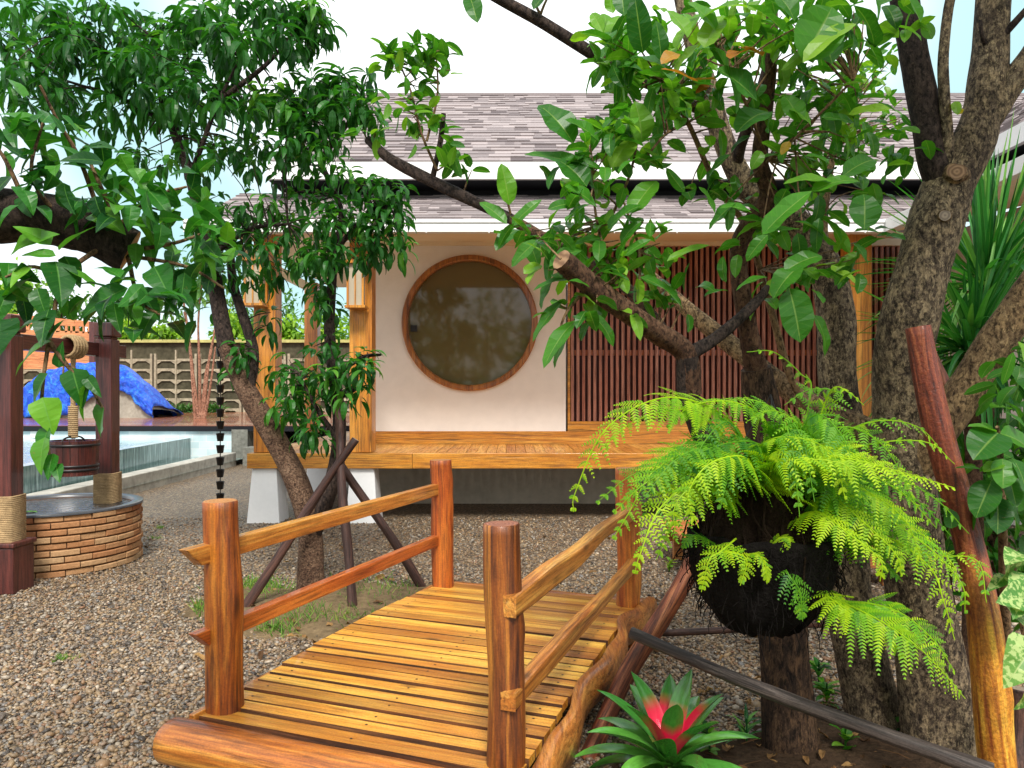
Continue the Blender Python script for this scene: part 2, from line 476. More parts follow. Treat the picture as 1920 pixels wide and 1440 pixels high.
def tile_mat():
    t = NT('pool_tile')
    br = t.n('ShaderNodeTexBrick')
    br.inputs['Scale'].default_value = 1.0
    br.inputs['Brick Width'].default_value = 0.32
    br.inputs['Row Height'].default_value = 0.16
    br.inputs['Mortar Size'].default_value = 0.008
    br.inputs['Color1'].default_value = (0.50, 0.64, 0.68, 1)
    br.inputs['Color2'].default_value = (0.68, 0.77, 0.79, 1)
    br.inputs['Mortar'].default_value = (0.72, 0.76, 0.76, 1)
    uv = t.n('ShaderNodeUVMap')
    t.l(uv.outputs[0], br.inputs['Vector'])
    a = t.noise(t.coords(), 2.0, 4)
    c = t.mix(0.45, br.outputs['Color'], t.ramp(a, [(0.35, (0.45, 0.6, 0.62)), (0.65, (1.1, 1.1, 1.1))]), 'MULTIPLY')
    return t.set(c, 0.2, 0.5)


M_TILE = tile_mat()


def weir_mat():
    t = NT('wet_weir_tile')
    uv = t.n('ShaderNodeUVMap')
    mp = t.n('ShaderNodeMapping')
    mp.inputs['Scale'].default_value = (7, 0.8, 1)
    t.l(uv.outputs[0], mp.inputs['Vector'])
    a = t.noise(mp.outputs[0], 2.2, 5, 0.6)
    c = t.ramp(a, [(0.35, (0.06, 0.10, 0.095)), (0.55, (0.16, 0.24, 0.22)), (0.7, (0.40, 0.50, 0.48))])
    t.bump(a, 0.4, 0.01)
    return t.set(c, 0.12, 0.6)


M_WEIR = weir_mat()


def water_mat(name, col, scale, strength, rough=0.04):
    t = NT(name)
    a = t.noise(t.coords(), scale, 4, 0.55, 0.4)
    t.bump(a, strength, 0.05)
    return t.set(col, rough, 0.6)


M_POOLWATER = water_mat('pool_water', (0.40, 0.56, 0.60), 5, 0.25)
M_WELLWATER = water_mat('well_water', (0.008, 0.010, 0.018), 13, 1.0)


def tarp_mat():
    t = NT('blue_tarpaulin')
    v = t.coords()
    a = t.noise(v, 4.5, 6, 0.65, 1.5)
    c = t.ramp(a, [(0.3, (0.004, 0.04, 0.45)), (0.5, (0.008, 0.10, 0.72)), (0.68, (0.03, 0.28, 0.85))])
    t.bump(a, 1.0, 0.09)
    return t.set(c, 0.3, 0.55)


M_TARP = tarp_mat()


def glass_mat():
    t = NT('tinted_window_glass')
    a = t.noise(t.coords(), 0.8, 2)
    t.bump(a, 0.02, 0.02)
    t.set((0.135, 0.11, 0.046), 0.05, 0.5)
    t.b.inputs['IOR'].default_value = 1.55
    return t.m


M_GLASS = glass_mat()

# ------------------------------------------------------------------ mesh building
WM = {}          # world matrix of every object made here


class MB:
    def __init__(s):
        s.v, s.loops, s.sizes, s.mi, s.var, s.uv, s.n = [], [], [], [], [], [], 0

    def add(s, verts, faces, var=0.0, uv=None, mi=0):
        verts = np.asarray(verts, float).reshape(-1, 3)
        nv = len(verts)
        s.v.append(verts)
        s.var.append(np.broadcast_to(np.asarray(var, float), (nv,)))
        s.uv.append(np.zeros((nv, 2)) if uv is None else np.asarray(uv, float).reshape(-1, 2))
        if isinstance(faces, np.ndarray):
            s.loops.append((faces + s.n).ravel())
            s.sizes.append(np.full(len(faces), faces.shape[1]))
            s.mi.append(np.full(len(faces), mi))
        else:
            for f in faces:
                s.loops.append(np.asarray(f) + s.n)
            s.sizes.append(np.array([len(f) for f in faces]))
            s.mi.append(np.full(len(faces), mi))
        s.n += nv

    def build(s, name, mats, parent=None, world=None, smooth=False, origin=None):
        me = bpy.data.meshes.new(name)
        v = np.concatenate(s.v)
        loops = np.concatenate(s.loops).astype(np.int32)
        sizes = np.concatenate(s.sizes).astype(np.int32)
        if world is None:
            if origin is None:
                origin = WM[parent].to_translation() if parent is not None else Vector((0, 0, 0))
            origin = Vector(origin)
            v = v - np.array(origin)
            world = Matrix.Translation(origin)
        me.vertices.add(len(v))
        me.vertices.foreach_set('co', v.astype(np.float32).ravel())
        me.loops.add(len(loops))
        me.loops.foreach_set('vertex_index', loops)
        me.polygons.add(len(sizes))
        st = np.concatenate([[0], np.cumsum(sizes)[:-1]]).astype(np.int32)
        me.polygons.foreach_set('loop_start', st)
        me.polygons.foreach_set('material_index', np.concatenate(s.mi).astype(np.int32))
        me.polygons.foreach_set('use_smooth', np.full(len(sizes), smooth))
        a = me.attributes.new('var', 'FLOAT', 'POINT')
        a.data.foreach_set('value', np.concatenate(s.var).astype(np.float32))
        u = me.uv_layers.new(name='UVMap')
        u.data.foreach_set('uv', np.concatenate(s.uv)[loops].astype(np.float32).ravel())
        me.update(calc_edges=True)
        me.validate()
        for m in (mats if isinstance(mats, (list, tuple)) else [mats]):
            me.materials.append(m)
        o = bpy.data.objects.new(name, me)
        place(o, world, parent)
        return o


def place(o, world, parent=None):
    COL.objects.link(o)
    WM[o] = world.copy()
    if parent is not None:
        o.parent = parent
        o.matrix_basis = WM[parent].inverted() @ world
    else:
        o.matrix_basis = world


def tag(o, label, cat, group=None, kind=None):
    if label:
        o['label'] = label
    if cat:
        o['category'] = cat
    if group:
        o['group'] = group
    if kind:
        o['kind'] = kind
    return o


def thing(name, label, cat, loc, group=None):
    o = bpy.data.objects.new(name, None)
    o.empty_display_size = 0.1
    place(o, Matrix.Translation(Vector(loc)))
    return tag(o, label, cat, group)


BOXF = np.array([[0, 1, 3, 2], [4, 6, 7, 5], [0, 4, 5, 1], [2, 3, 7, 6], [0, 2, 6, 4], [1, 5, 7, 3]])


def boxv(x0, x1, y0, y1, z0, z1):
    return np.array([[x, y, z] for x in (x0, x1) for y in (y0, y1) for z in (z0, z1)], float)


def addbox(mb, x0, x1, y0, y1, z0, z1, var=0.0, mi=0, uvs=None):
    v = boxv(min(x0, x1), max(x0, x1), min(y0, y1), max(y0, y1), min(z0, z1), max(z0, z1))
    mb.add(v, BOXF, var, None, mi)


def bevel(o, w=0.006, seg=2):
    m = o.modifiers.new('bevel', 'BEVEL')
    m.width, m.segments = w, seg
    m.limit_method = 'ANGLE'
    m.angle_limit = R(40)
    return o


def frame(p0, p1, up=(0, 0, 1)):
    p0, p1 = Vector(p0), Vector(p1)
    z = (p1 - p0).normalized()
    up = Vector(up)
    if abs(z.dot(up)) > 0.98:
        up = Vector((0, 1, 0))
    x = up.cross(z).normalized()
    y = z.cross(x)
    m = Matrix((x, y, z)).transposed().to_4x4()
    m.translation = p0
    return m, (p1 - p0).length


def bar(name, p0, p1, w, h, mat, parent=None, up=(0, 0, 1), bev=0.006, wav=0.0, segs=1, var=0.0, point=0.0, nails=(), edge=None):
    """Rectangular bar along local Z; w across, h in the up direction."""
    m, Lh = frame(p0, p1, up)
    mb = MB()
    if wav == 0:
        bv_ = boxv(-w / 2, w / 2, -h / 2, h / 2, 0, Lh)
        bv_[:, 2] += np.where((bv_[:, 1] < 0) & (bv_[:, 2] < 1e-6), point, 0.0)
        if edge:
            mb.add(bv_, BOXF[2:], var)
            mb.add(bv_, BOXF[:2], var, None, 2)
        else:
            mb.add(bv_, BOXF, var)
    else:
        n = max(segs, 2)
        rs = []
        for i in range(n + 1):
            t = i / n
            ox, oy = wav * math.sin(t * 9 + var * 20) * 0.6, wav * (math.sin(t * 6.5 + var * 40) + 0.5 * math.sin(t * 17 + var * 11))
            hh = h / 2 * (1 + 0.18 * math.sin(t * 8 + var * 31))
            for a, b in ((-1, -1), (1, -1), (1, 1), (-1, 1)):
                rs.append((ox * 0.3 + a * w / 2, oy + b * hh, t * Lh + (point * (0.5 - 0.5 * b) if i == 0 else 0)))
        f = [(i * 4 + k, i * 4 + (k + 1) % 4, i * 4 + 4 + (k + 1) % 4, i * 4 + 4 + k) for i in range(n) for k in range(4)]
        mb.add(np.array(rs), np.array(f), var)
        mb.add(np.array(rs[:4]), np.array([[3, 2, 1, 0]]), var)
        mb.add(np.array(rs[-4:]), np.array([[0, 1, 2, 3]]), var)
    an5 = np.linspace(0, 2 * np.pi, 8, endpoint=False)
    for (nx_, nz_) in nails:
        mb.add(np.stack([nx_ + 0.0055 * np.cos(an5), np.full(8, h / 2 + 0.0012), nz_ - 0.0055 * np.sin(an5)], 1), [list(range(8))], var, None, 1)
    o = mb.build(name, [mat, M_IRON, edge] if edge else mat, parent, m)
    if bev:
        bevel(o, bev)
    return o


def log(name, p0, p1, r0, r1, mat, endmat, parent=None, rings=10, sides=18, wob=0.05, bend=0.0, knob=0, seed=0):
    """Roughly round log along local Z with sawn end caps."""
    m, Lh = frame(p0, p1)
    rr = np.random.default_rng(seed + 11)
    ph = rr.uniform(0, 6.28, 8)
    mb = MB()
    ts = np.linspace(0, 1, rings + 1)
    an = np.linspace(0, 2 * np.pi, sides, endpoint=False)
    V, UV = [], []
    for t in ts:
        r = r0 + (r1 - r0) * t
        rad = r * (1 + wob * (np.sin(2 * an + ph[0] + t * 2) * 0.6 + np.sin(3 * an + ph[1] - t * 3) * 0.5 + np.sin(5 * an + ph[2]) * 0.25
                              + np.sin(t * 11 + ph[3]) * 0.5))
        ox = bend * math.sin(t * math.pi) + 0.3 * bend * math.sin(t * 9 + ph[4])
        oy = 0.6 * bend * math.sin(t * 5 + ph[5])
        V.append(np.stack([rad * np.cos(an) + ox, rad * np.sin(an) + oy, np.full(sides, t * Lh)], 1))
    for q_ in range(knob):       # knots and small swellings
        kz, ka, kr, kh = rr.uniform(0.06, 0.94) * Lh, rr.uniform(0, 6.28), rr.uniform(0.6, 1.5), rr.uniform(-0.07, 0.14)
        for w_ in V:
            da = (an - ka + np.pi) % (2 * np.pi) - np.pi
            g_ = np.exp(-((w_[:, 2] - kz) / (r0 * kr)) ** 2 - (da / 0.55) ** 2) * kh * r0
            w_[:, 0] += g_ * np.cos(an)
            w_[:, 1] += g_ * np.sin(an)
    # rounded edge rings
    e0, e1 = V[0].copy(), V[-1].copy()
    c0, c1 = e0.mean(0), e1.mean(0)
    b0 = c0 + (e0 - c0) * 0.94
    b1 = c1 + (e1 - c1) * 0.94
    V[0][:, 2] += r0 * 0.05
    V[-1][:, 2] -= r1 * 0.05
    V = [b0] + V + [b1]
    n = len(V)
    A = np.concatenate(V)
    i, k = np.meshgrid(np.arange(n - 1), np.arange(sides), indexing='ij')
    k2 = (k + 1) % sides
    F = np.stack([i * sides + k, i * sides + k2, (i + 1) * sides + k2, (i + 1) * sides + k], -1).reshape(-1, 4)
    mb.add(A, F, 0.0)
    mb.add(b0, [list(range(sides))[::-1]], 0.0, None, 1)
    mb.add(b1, [list(range(sides))], 0.0, None, 1)
    o = mb.build(name, [mat, endmat], parent, m, smooth=True)
    return o


def spline(pts, n):
    """Catmull-Rom through control points; returns n points."""
    pts = np.asarray([tuple(p) for p in pts], float)
    if len(pts) == 2:
        t = np.linspace(0, 1, n)[:, None]
        return pts[0] * (1 - t) + pts[1] * t
    p = np.vstack([2 * pts[0] - pts[1], pts, 2 * pts[-1] - pts[-2]])
    T = np.linspace(0, len(pts) - 1 - 1e-6, n)
    i = T.astype(int)
    f = (T - i)[:, None]
    a, b, c, d = p[i], p[i + 1], p[i + 2], p[i + 3]
    return 0.5 * (2 * b + (c - a) * f + (2 * a - 5 * b + 4 * c - d) * f ** 2 + (3 * b - a - 3 * c + d) * f ** 3)


def tube(mb, pts, radii, sides=8, mi=0, var=0.0, cap=True, lump=0.0, capmi=None, seed=0):
    pts = np.asarray(pts, float)
    n = len(pts)
    radii = np.interp(np.linspace(0, 1, n), np.linspace(0, 1, len(radii)), radii) if hasattr(radii, '__len__') else np.full(n, radii)
    tan = np.gradient(pts, axis=0)
    tan /= np.linalg.norm(tan, axis=1)[:, None] + 1e-9
    ref = np.array([0.0, 0, 1]) if abs(tan[0][2]) < 0.9 else np.array([1.0, 0, 0])
    x = np.cross(ref, tan[0])
    x /= np.linalg.norm(x)
    an = np.linspace(0, 2 * np.pi, sides, endpoint=False)
    rr = np.random.default_rng(seed + 5)
    ph = rr.uniform(0, 6.28, 6)
    V = []
    for i in range(n):
        x = x - tan[i] * np.dot(x, tan[i])
        x /= np.linalg.norm(x) + 1e-9
        y = np.cross(tan[i], x)
        rad = np.full(sides, radii[i])
        if lump:
            s = i / max(n - 1, 1)
            rad = rad * (1 + lump * (np.sin(2 * an + ph[0] + s * 7) * 0.5 + np.sin(3 * an + ph[1] - s * 11) * 0.4 + np.sin(s * 23 + ph[2]) * 0.35 + rr.normal(0, 0.12, sides)))
        V.append(pts[i] + np.outer(np.cos(an) * rad, x) + np.outer(np.sin(an) * rad, y))
    A = np.concatenate(V)
    i, k = np.meshgrid(np.arange(n - 1), np.arange(sides), indexing='ij')
    k2 = (k + 1) % sides
    F = np.stack([i * sides + k, i * sides + k2, (i + 1) * sides + k2, (i + 1) * sides + k], -1).reshape(-1, 4)
    mb.add(A, F, var, None, mi)
    if cap:
        cm = mi if capmi is None else capmi
        mb.add(V[0], [list(range(sides))[::-1]], var, None, mi)
        mb.add(V[-1], [list(range(sides))], var, None, cm)


def limb(mb, ctrl, radii, n=None, **kw):
    n = n or max(6, len(ctrl) * 5)
    tube(mb, spline(ctrl, n), radii, **kw)


def nrm(a):
    return a / (np.linalg.norm(a, axis=-1, keepdims=True) + 1e-9)


def profile(t, shape):
    if shape == 'lance':
        return np.sin(np.pi * t ** 0.75) ** 0.9 * 0.5
    if shape == 'oval':
        return np.sin(np.pi * np.clip(t, 0, 1) ** 0.85) ** 0.62 * 0.5
    if shape == 'heart':
        return np.sin(np.pi * t ** 0.55) ** 0.8 * (1 - 0.25 * t) * 0.55
    if shape == 'strap':
        return 0.5 * np.clip(1 - t ** 6, 0, 1) * (0.7 + 0.3 * np.sin(np.pi * t))
    if shape == 'blade':
        return 0.5 * (1 - t) ** 0.7
    if shape == 'yucca':
        return 0.5 * np.minimum(1, 0.5 + t * 2) * (1 - t ** 2.2) ** 0.9


def leaves(mb, pos, dirs, up, length, width, droop=0.6, fold=0.15, shape='lance', var=None, rows=6, mi=0, wave=0.0):
    pos, dirs, up = np.atleast_2d(pos), nrm(np.atleast_2d(dirs)), np.atleast_2d(up)
    N = len(pos)
    length = np.broadcast_to(length, (N,))[:, None, None]
    width = np.broadcast_to(width, (N,))[:, None, None]
    k = np.broadcast_to(droop, (N,))[:, None, None] + 1e-4
    side = nrm(np.cross(dirs, up) + 1e-6)
    upn = np.cross(side, dirs)
    t = np.linspace(0, 1, rows)[None, :, None]
    w = profile(np.linspace(0, 1, rows), shape)[None, :, None] * width
    d, u, s = dirs[:, None], upn[:, None], side[:, None]
    p = pos[:, None] + length * (d * np.sin(k * t) / k - u * (1 - np.cos(k * t)) / k)
    nn = u * np.cos(k * t) + d * np.sin(k * t)
    wv = 0
    if wave:
        wv = nn * (np.sin(t * 11 + np.arange(N)[:, None, None] * 1.7) * wave * w)
    l = p - s * w + nn * fold * w * 2 + wv
    r = p + s * w + nn * fold * w * 2 - wv
    V = np.stack([l, p, r], 2).reshape(-1, 3)          # N, rows, 3
    base = (np.arange(N) * rows * 3)[:, None, None]
    i = np.arange(rows - 1)[None, :, None]
    c = np.arange(2)[None, None, :]
    a = base + i * 3 + c
    F = np.stack([a, a + 1, a + 4, a + 3], -1).reshape(-1, 4)
    uv = np.stack(np.broadcast_arrays(np.array([0, 0.5, 1.0])[None, None, :], np.linspace(0, 1, rows)[None, :, None], np.zeros((N, 1, 1)))[:2], -1).reshape(-1, 2) if False else None
    uu = np.broadcast_to(np.array([0, 0.5, 1.0])[None, None, :], (N, rows, 3))
    vv = np.broadcast_to(np.linspace(0, 1, rows)[None, :, None], (N, rows, 3))
    uv = np.stack([uu, vv], -1).reshape(-1, 2)
    if var is None:
        var = rng.uniform(0, 1, N)
    va = np.repeat(np.broadcast_to(var, (N,)), rows * 3)
    mb.add(V, F, va, uv, mi)


def rdir(n):
    return nrm(rng.normal(0, 1, (n, 3)))


def pxr(px, d):
    return px / FPX * d


# ------------------------------------------------------------------ ground
mb = MB()
nx, ny = 60, 90
xs, ys = np.linspace(-70, 70, nx), np.concatenate([np.linspace(-40, 0, 15), np.linspace(1, 12, 45), np.linspace(14, 160, 30)])
X, Y = np.meshgrid(xs, ys, indexing='ij')
V = np.stack([X, Y, np.full_like(X, 0.0)], -1).reshape(-1, 3)
i, j = np.meshgrid(np.arange(nx - 1), np.arange(len(ys) - 1), indexing='ij')
m_ = len(ys)
F = np.stack([i * m_ + j, (i + 1) * m_ + j, (i + 1) * m_ + j + 1, i * m_ + j + 1], -1).reshape(-1, 4)
mb.add(V, F)
g = mb.build('gravel_ground', M_GROUND)
g['kind'] = 'structure'


def patch(name, cx, cy, rx, ry, mat, z=0.004, hump=0.03, seed=3):
    rr = np.random.default_rng(seed)
    n, m = 40, 8
    an = np.linspace(0, 2 * np.pi, n, endpoint=False)
    edge = 1 + 0.16 * np.sin(3 * an + rr.uniform(0, 6)) + 0.1 * np.sin(7 * an + rr.uniform(0, 6)) + rr.normal(0, 0.03, n)
    V = [np.array([[cx, cy, z + hump]])]
    for q in range(1, m + 1):
        s = q / m
        V.append(np.stack([cx + rx * s * edge * np.cos(an), cy + ry * s * edge * np.sin(an), z + hump * (1 - s ** 2) + rr.normal(0, 0.006, n) * (s < 1)], 1))
    A = np.concatenate(V)
    F = [(0, 1 + k, 1 + (k + 1) % n) for k in range(n)]
    F += [(1 + q * n + k, 1 + (q + 1) * n + k, 1 + (q + 1) * n + (k + 1) % n, 1 + q * n + (k + 1) % n) for q in range(m - 1) for k in range(n)]
    mb = MB()
    mb.add(A, F)
    o = mb.build(name, mat, smooth=True)
    o['kind'] = 'structure'
    return o


patch('dirt_ground', -1.35, 5.45, 0.95, 0.75, M_DIRT, 0.004, 0.05, 4)
patch('soil_ground', 1.85, 2.85, 1.7, 0.72, M_SOIL, 0.006, 0.04, 6)


def pebbles():
    ph = (1 + 5 ** .5) / 2
    ico = nrm(np.array([[-1, ph, 0], [1, ph, 0], [-1, -ph, 0], [1, -ph, 0], [0, -1, ph], [0, 1, ph], [0, -1, -ph], [0, 1, -ph], [ph, 0, -1], [ph, 0, 1], [-ph, 0, -1], [-ph, 0, 1]], float))
    f = np.array([[0, 11, 5], [0, 5, 1], [0, 1, 7], [0, 7, 10], [0, 10, 11], [1, 5, 9], [5, 11, 4], [11, 10, 2], [10, 7, 6], [7, 1, 8], [3, 9, 4], [3, 4, 2], [3, 2, 6], [3, 6, 8], [3, 8, 9], [4, 9, 5], [2, 4, 11], [6, 2, 10], [8, 6, 7], [9, 8, 1]])
    # positions: density falls off with distance so that the near gravel is real stone
    out = []
    for (d0, d1, n) in ((2.6, 3.6, 24000), (3.6, 4.8, 34000), (4.8, 6.5, 36000), (6.5, 9.4, 28000)):
        d = rng.uniform(d0, d1, n)
        x = rng.uniform(-0.78, 0.70, n) * d
        out.append(np.stack([x, d], 1))
    p = np.concatenate(out)
    # keep clear of the bright wood bridge, the well and the soil under the trees
    u, v = bridge_uv(p[:, 0], p[:, 1])
    keep = ~((u > -0.1) & (u < 2.1) & (v > 0.05) & (v < 1.3))
    keep &= ((p[:, 0] + 4.25) ** 2 + (p[:, 1] - 6.92) ** 2) > 0.72 ** 2
    soil = ((p[:, 0] - 1.85) / 1.6) ** 2 + ((p[:, 1] - 2.85) / 0.65) ** 2 < 1
    keep &= ~soil | (rng.uniform(0, 1, len(p)) < 0.35)
    dirt = ((p[:, 0] + 1.35) / 0.85) ** 2 + ((p[:, 1] - 5.45) / 0.65) ** 2 < 1
    keep &= ~dirt | (rng.uniform(0, 1, len(p)) < 0.4)
    p = p[keep]
    N = len(p)
    s = rng.lognormal(math.log(0.0078), 0.34, N)
    a = rng.uniform(0, 6.28, N)
    sc = np.stack([s * rng.uniform(0.8, 1.5, N), s * rng.uniform(0.7, 1.1, N), s * rng.uniform(0.5, 0.85, N)], 1)
    loc = ico[None] * sc[:, None] * (1 + rng.normal(0, 0.09, (N, 12, 1)))
    ca, sa = np.cos(a)[:, None], np.sin(a)[:, None]
    tl = rng.normal(0, 0.3, N)[:, None]
    x = loc[..., 0] * ca - loc[..., 1] * sa
    y = loc[..., 0] * sa + loc[..., 1] * ca
    z = loc[..., 2] + tl * loc[..., 0]
    V = np.stack([x + p[:, 0:1], y + p[:, 1:2], z + (s * rng.uniform(0.15, 0.7, N))[:, None]], -1).reshape(-1, 3)
    F = (f[None] + (np.arange(N) * 12)[:, None, None]).reshape(-1, 3)
    mb = MB()
    mb.add(V, F, np.repeat(rng.uniform(0, 1, N), 12))
    o = mb.build('gravel', M_PEBBLE, smooth=True)
    tag(o, 'loose mixed tan and grey pebbles covering the garden floor', 'gravel', None, 'stuff')


# ------------------------------------------------------------------ footbridge frame of reference
BA = Vector((-1.19, 3.09, 0))
BU = Vector((0.345, 0.9386, 0)).normalized()
BV = Vector((BU.y, -BU.x, 0))


def arch(u):
    return 0.055 * (1 - ((u - 1.03) / 1.15) ** 2)


def B(u, v, z):
    return BA + BU * u + BV * v + Vector((0, 0, z))


def bridge_uv(x, y):
    dx, dy = x - BA.x, y - BA.y
    return dx * BU.x + dy * BU.y, dx * BV.x + dy * BV.y


pebbles()

# ------------------------------------------------------------------ house
house = thing('house', 'white walled house with a round window, grey shingle roofs and an orange timber verandah', 'house', (0.0, 10.8, 0.0))
WALL_D = 10.8
# round window geometry
win_c = P(881, 606, WALL_D)
WR = pxr(118, WALL_D)
wz0, wz1 = 0.86, 3.80
wx0, wx1 = P(698, 0, WALL_D).x, P(1061, 0, WALL_D).x
mb = MB()
nseg = 96
an = np.linspace(0, 2 * np.pi, nseg, endpoint=False)
ring = np.stack([win_c.x + WR * np.cos(an), np.full(nseg, WALL_D), win_c.z + WR * np.sin(an)], 1)
# outer boundary point for each angle on the rectangle
outer = []
for a_ in an:
    c_, s_ = math.cos(a_), math.sin(a_)
    tx = ((wx1 if c_ > 0 else wx0) - win_c.x) / c_ if abs(c_) > 1e-6 else 1e9
    tz = ((wz1 if s_ > 0 else wz0) - win_c.z) / s_ if abs(s_) > 1e-6 else 1e9
    t_ = min(tx, tz)
    outer.append((win_c.x + t_ * c_, WALL_D, win_c.z + t_ * s_))
outer = np.array(outer)
back = ring + np.array([0, 0.16, 0])
A = np.concatenate([ring, outer, back])
F = []
for k in range(nseg):
    k2 = (k + 1) % nseg
    F.append((k, k2, nseg + k2, nseg + k))
    F.append((2 * nseg + k, 2 * nseg + k2, k2, k))
# corner fillers
F2 = []
mb.add(A, F)
for k in range(nseg):
    k2 = (k + 1) % nseg
    p0_, p1_ = outer[k], outer[k2]
    if abs(p0_[0] - p1_[0]) > 1e-6 and abs(p0_[2] - p1_[2]) > 1e-6:
        cx_ = wx1 if (abs(p0_[0] - wx1) < 1e-6 or abs(p1_[0] - wx1) < 1e-6) else wx0
        cz_ = wz1 if (abs(p0_[2] - wz1) < 1e-6 or abs(p1_[2] - wz1) < 1e-6) else wz0
        mb.add(np.array([p0_, p1_, (cx_, WALL_D, cz_)]), np.array([[0, 1, 2]]))
addbox(mb, wx0, wx0 + 0.12, WALL_D + 0.002, 15.2, 0.0, wz1)         # side wall
addbox(mb, wx0, 6.2, 15.2, 15.35, 0.0, wz1)
addbox(mb, 5.95, 6.2, 4.2, 15.2, 0.0, 3.75)
wall = mb.build('wall', M_PLASTER, house)
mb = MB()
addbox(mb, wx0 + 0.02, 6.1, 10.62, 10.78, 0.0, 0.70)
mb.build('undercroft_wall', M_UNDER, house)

# window: frame ring + glass
mb = MB()
prof = [(-0.02, 0.0), (-0.02, -0.055), (0.075, -0.055), (0.095, 0.0)]
r_in = WR - 0.015
V, F = [], []
prof = [(r_in, 0.10), (r_in, -0.06), (r_in + 0.02, -0.075), (WR + 0.055, -0.075), (WR + 0.07, -0.06), (WR + 0.07, 0.0)]
for a_ in an:
    for (r_, y_) in prof:
        V.append((win_c.x + r_ * math.cos(a_), WALL_D + y_, win_c.z + r_ * math.sin(a_)))
q = len(prof)
for k in range(nseg):
    k2 = (k + 1) % nseg
    for e in range(q - 1):
        F.append((k * q + e, k * q + e + 1, k2 * q + e + 1, k2 * q + e))
mb.add(np.array(V), np.array(F))
W_FRAME = wood('window_frame_wood', (0.28, 0.085, 0.018), (0.40, 0.14, 0.028), (0.50, 0.20, 0.045), tone=0.1, scale=5, knots=False)
wf = mb.build('window', W_FRAME, house)
mb = MB()
gl = np.stack([win_c.x + (r_in + 0.004) * np.cos(an), np.full(nseg, WALL_D + 0.03), win_c.z + (r_in + 0.004) * np.sin(an)], 1)
mb.add(gl, [list(range(nseg))])
mb.build('glass', M_GLASS, wf)
mb = MB()
hx = win_c.x - WR + 0.10
addbox(mb, hx - 0.045, hx + 0.045, WALL_D + 0.0, WALL_D + 0.025, win_c.z - 0.12, win_c.z - 0.03)
mb.build('latch', M_IRON, wf)

# skirting board and slatted screen
mb = MB()
addbox(mb, wx0 + 0.005, 6.0, WALL_D - 0.035, WALL_D + 0.1, 0.842, 1.022)
mb.build('skirting_board', W_HOUSEX, house)
sx0 = P(1066, 0, WALL_D).x
mb = MB()
addbox(mb, sx0, 5.9, WALL_D + 0.09, WALL_D + 0.13, 1.03, 3.79, 0, 0)
mb.build('screen_backing', M_DARKRED, house)
mb = MB()
x_ = sx0 + 0.035
while x_ < 5.9:
    addbox(mb, x_, x_ + 0.042, WALL_D + 0.004, WALL_D + 0.045, 1.165, 3.74, rng.uniform(0, 1))
    x_ += 0.0815
mb.build('slat_screen', W_SLAT, house)
mb = MB()
addbox(mb, sx0 - 0.012, 5.9, WALL_D - 0.012, WALL_D + 0.08, 1.024, 1.163)
addbox(mb, sx0 - 0.012, sx0 + 0.024, WALL_D - 0.008, WALL_D + 0.08, 1.165, 3.74)
mb.build('screen_sill', W_HOUSEX, house)
mb = MB()
addbox(mb, sx0 + 0.03, 5.9, WALL_D + 0.048, WALL_D + 0.085, 2.12, 2.20)
mb.build('screen_rail', W_RED, house)

# verandah
DK = 9.0
dx0, dx1 = P(466, 0, DK).x, 6.3
mb = MB()
x_ = dx0 + 0.03
while x_ < dx1:
    w_ = 0.118
    y1_ = WALL_D - 0.037 if x_ > wx0 - 0.1 else 14.4
    addbox(mb, x_, x_ + w_, DK + 0.09, y1_, 0.80, 0.838 + rng.uniform(0, 0.0025), rng.uniform(0, 1))
    x_ += w_ + 0.005
mb.build('deck_floor', W_HOUSEY, house)
for xa, xb, v_ in ((dx0 - 0.02, P(773, 0, DK).x - 0.002, 0.45), (P(773, 0, DK).x + 0.002, 1.7, 0.6), (1.704, 4.1, 0.5), (4.104, dx1, 0.55)):
    mb = MB()
    addbox(mb, xa, xb, DK, DK + 0.088, 0.66, 0.842)
    bevel(mb.build('deck_beam', W_HOUSEX, house), 0.004)
mb = MB()
addbox(mb, dx0 - 0.02, dx0 + 0.028, DK + 0.09, 14.4, 0.66, 0.842)
addbox(mb, dx0 + 0.03, wx0 - 0.1, DK + 1.7, DK + 1.8, 0.66, 0.797)
mb.build('deck_beam', W_HOUSEY, house)
for k, (xa, xb, ya) in enumerate(((475, 516, DK + 0.0), (655, 697, DK + 0.0), (1594, 1635, DK + 0.0))):
    X0, X1 = P(xa, 0, DK + 0.09).x, P(xb, 0, DK + 0.09).x
    mb = MB()
    addbox(mb, X0, X1, DK + 0.092, DK + 0.092 + (X1 - X0), 0.845, 3.62)
    bevel(mb.build('post', W_HOUSE, house), 0.008)
for (px_, d_) in ((586, 13.9),):
    c_ = P(px_, 0, d_).x
    mb = MB()
    addbox(mb, c_ - 0.12, c_ + 0.12, d_ - 0.12, d_ + 0.12, 0.845, 3.62)
    bevel(mb.build('post', W_HOUSE, house), 0.008)
# plinths: truncated pyramids
for (px0, px1, d_) in ((470, 516, DK), (655, 700, DK), (1592, 1638, DK), (577, 618, 11.6)):
    X0, X1 = P(px0, 0, d_).x, P(px1, 0, d_).x
    w_ = X1 - X0
    e_ = 0.05
    y0_ = d_ + 0.05
    V = np.array([(X0 - e_, y0_ - e_, 0), (X1 + e_, y0_ - e_, 0), (X1 + e_, y0_ + w_ + e_, 0), (X0 - e_, y0_ + w_ + e_, 0),
                  (X0, y0_, 0.658), (X1, y0_, 0.658), (X1, y0_ + w_, 0.658), (X0, y0_ + w_, 0.658)])
    mb = MB()
    mb.add(V, np.array([[0, 1, 5, 4], [1, 2, 6, 5], [2, 3, 7, 6], [3, 0, 4, 7], [4, 5, 6, 7]]))
    bevel(mb.build('plinth', M_PLINTH, house), 0.01)


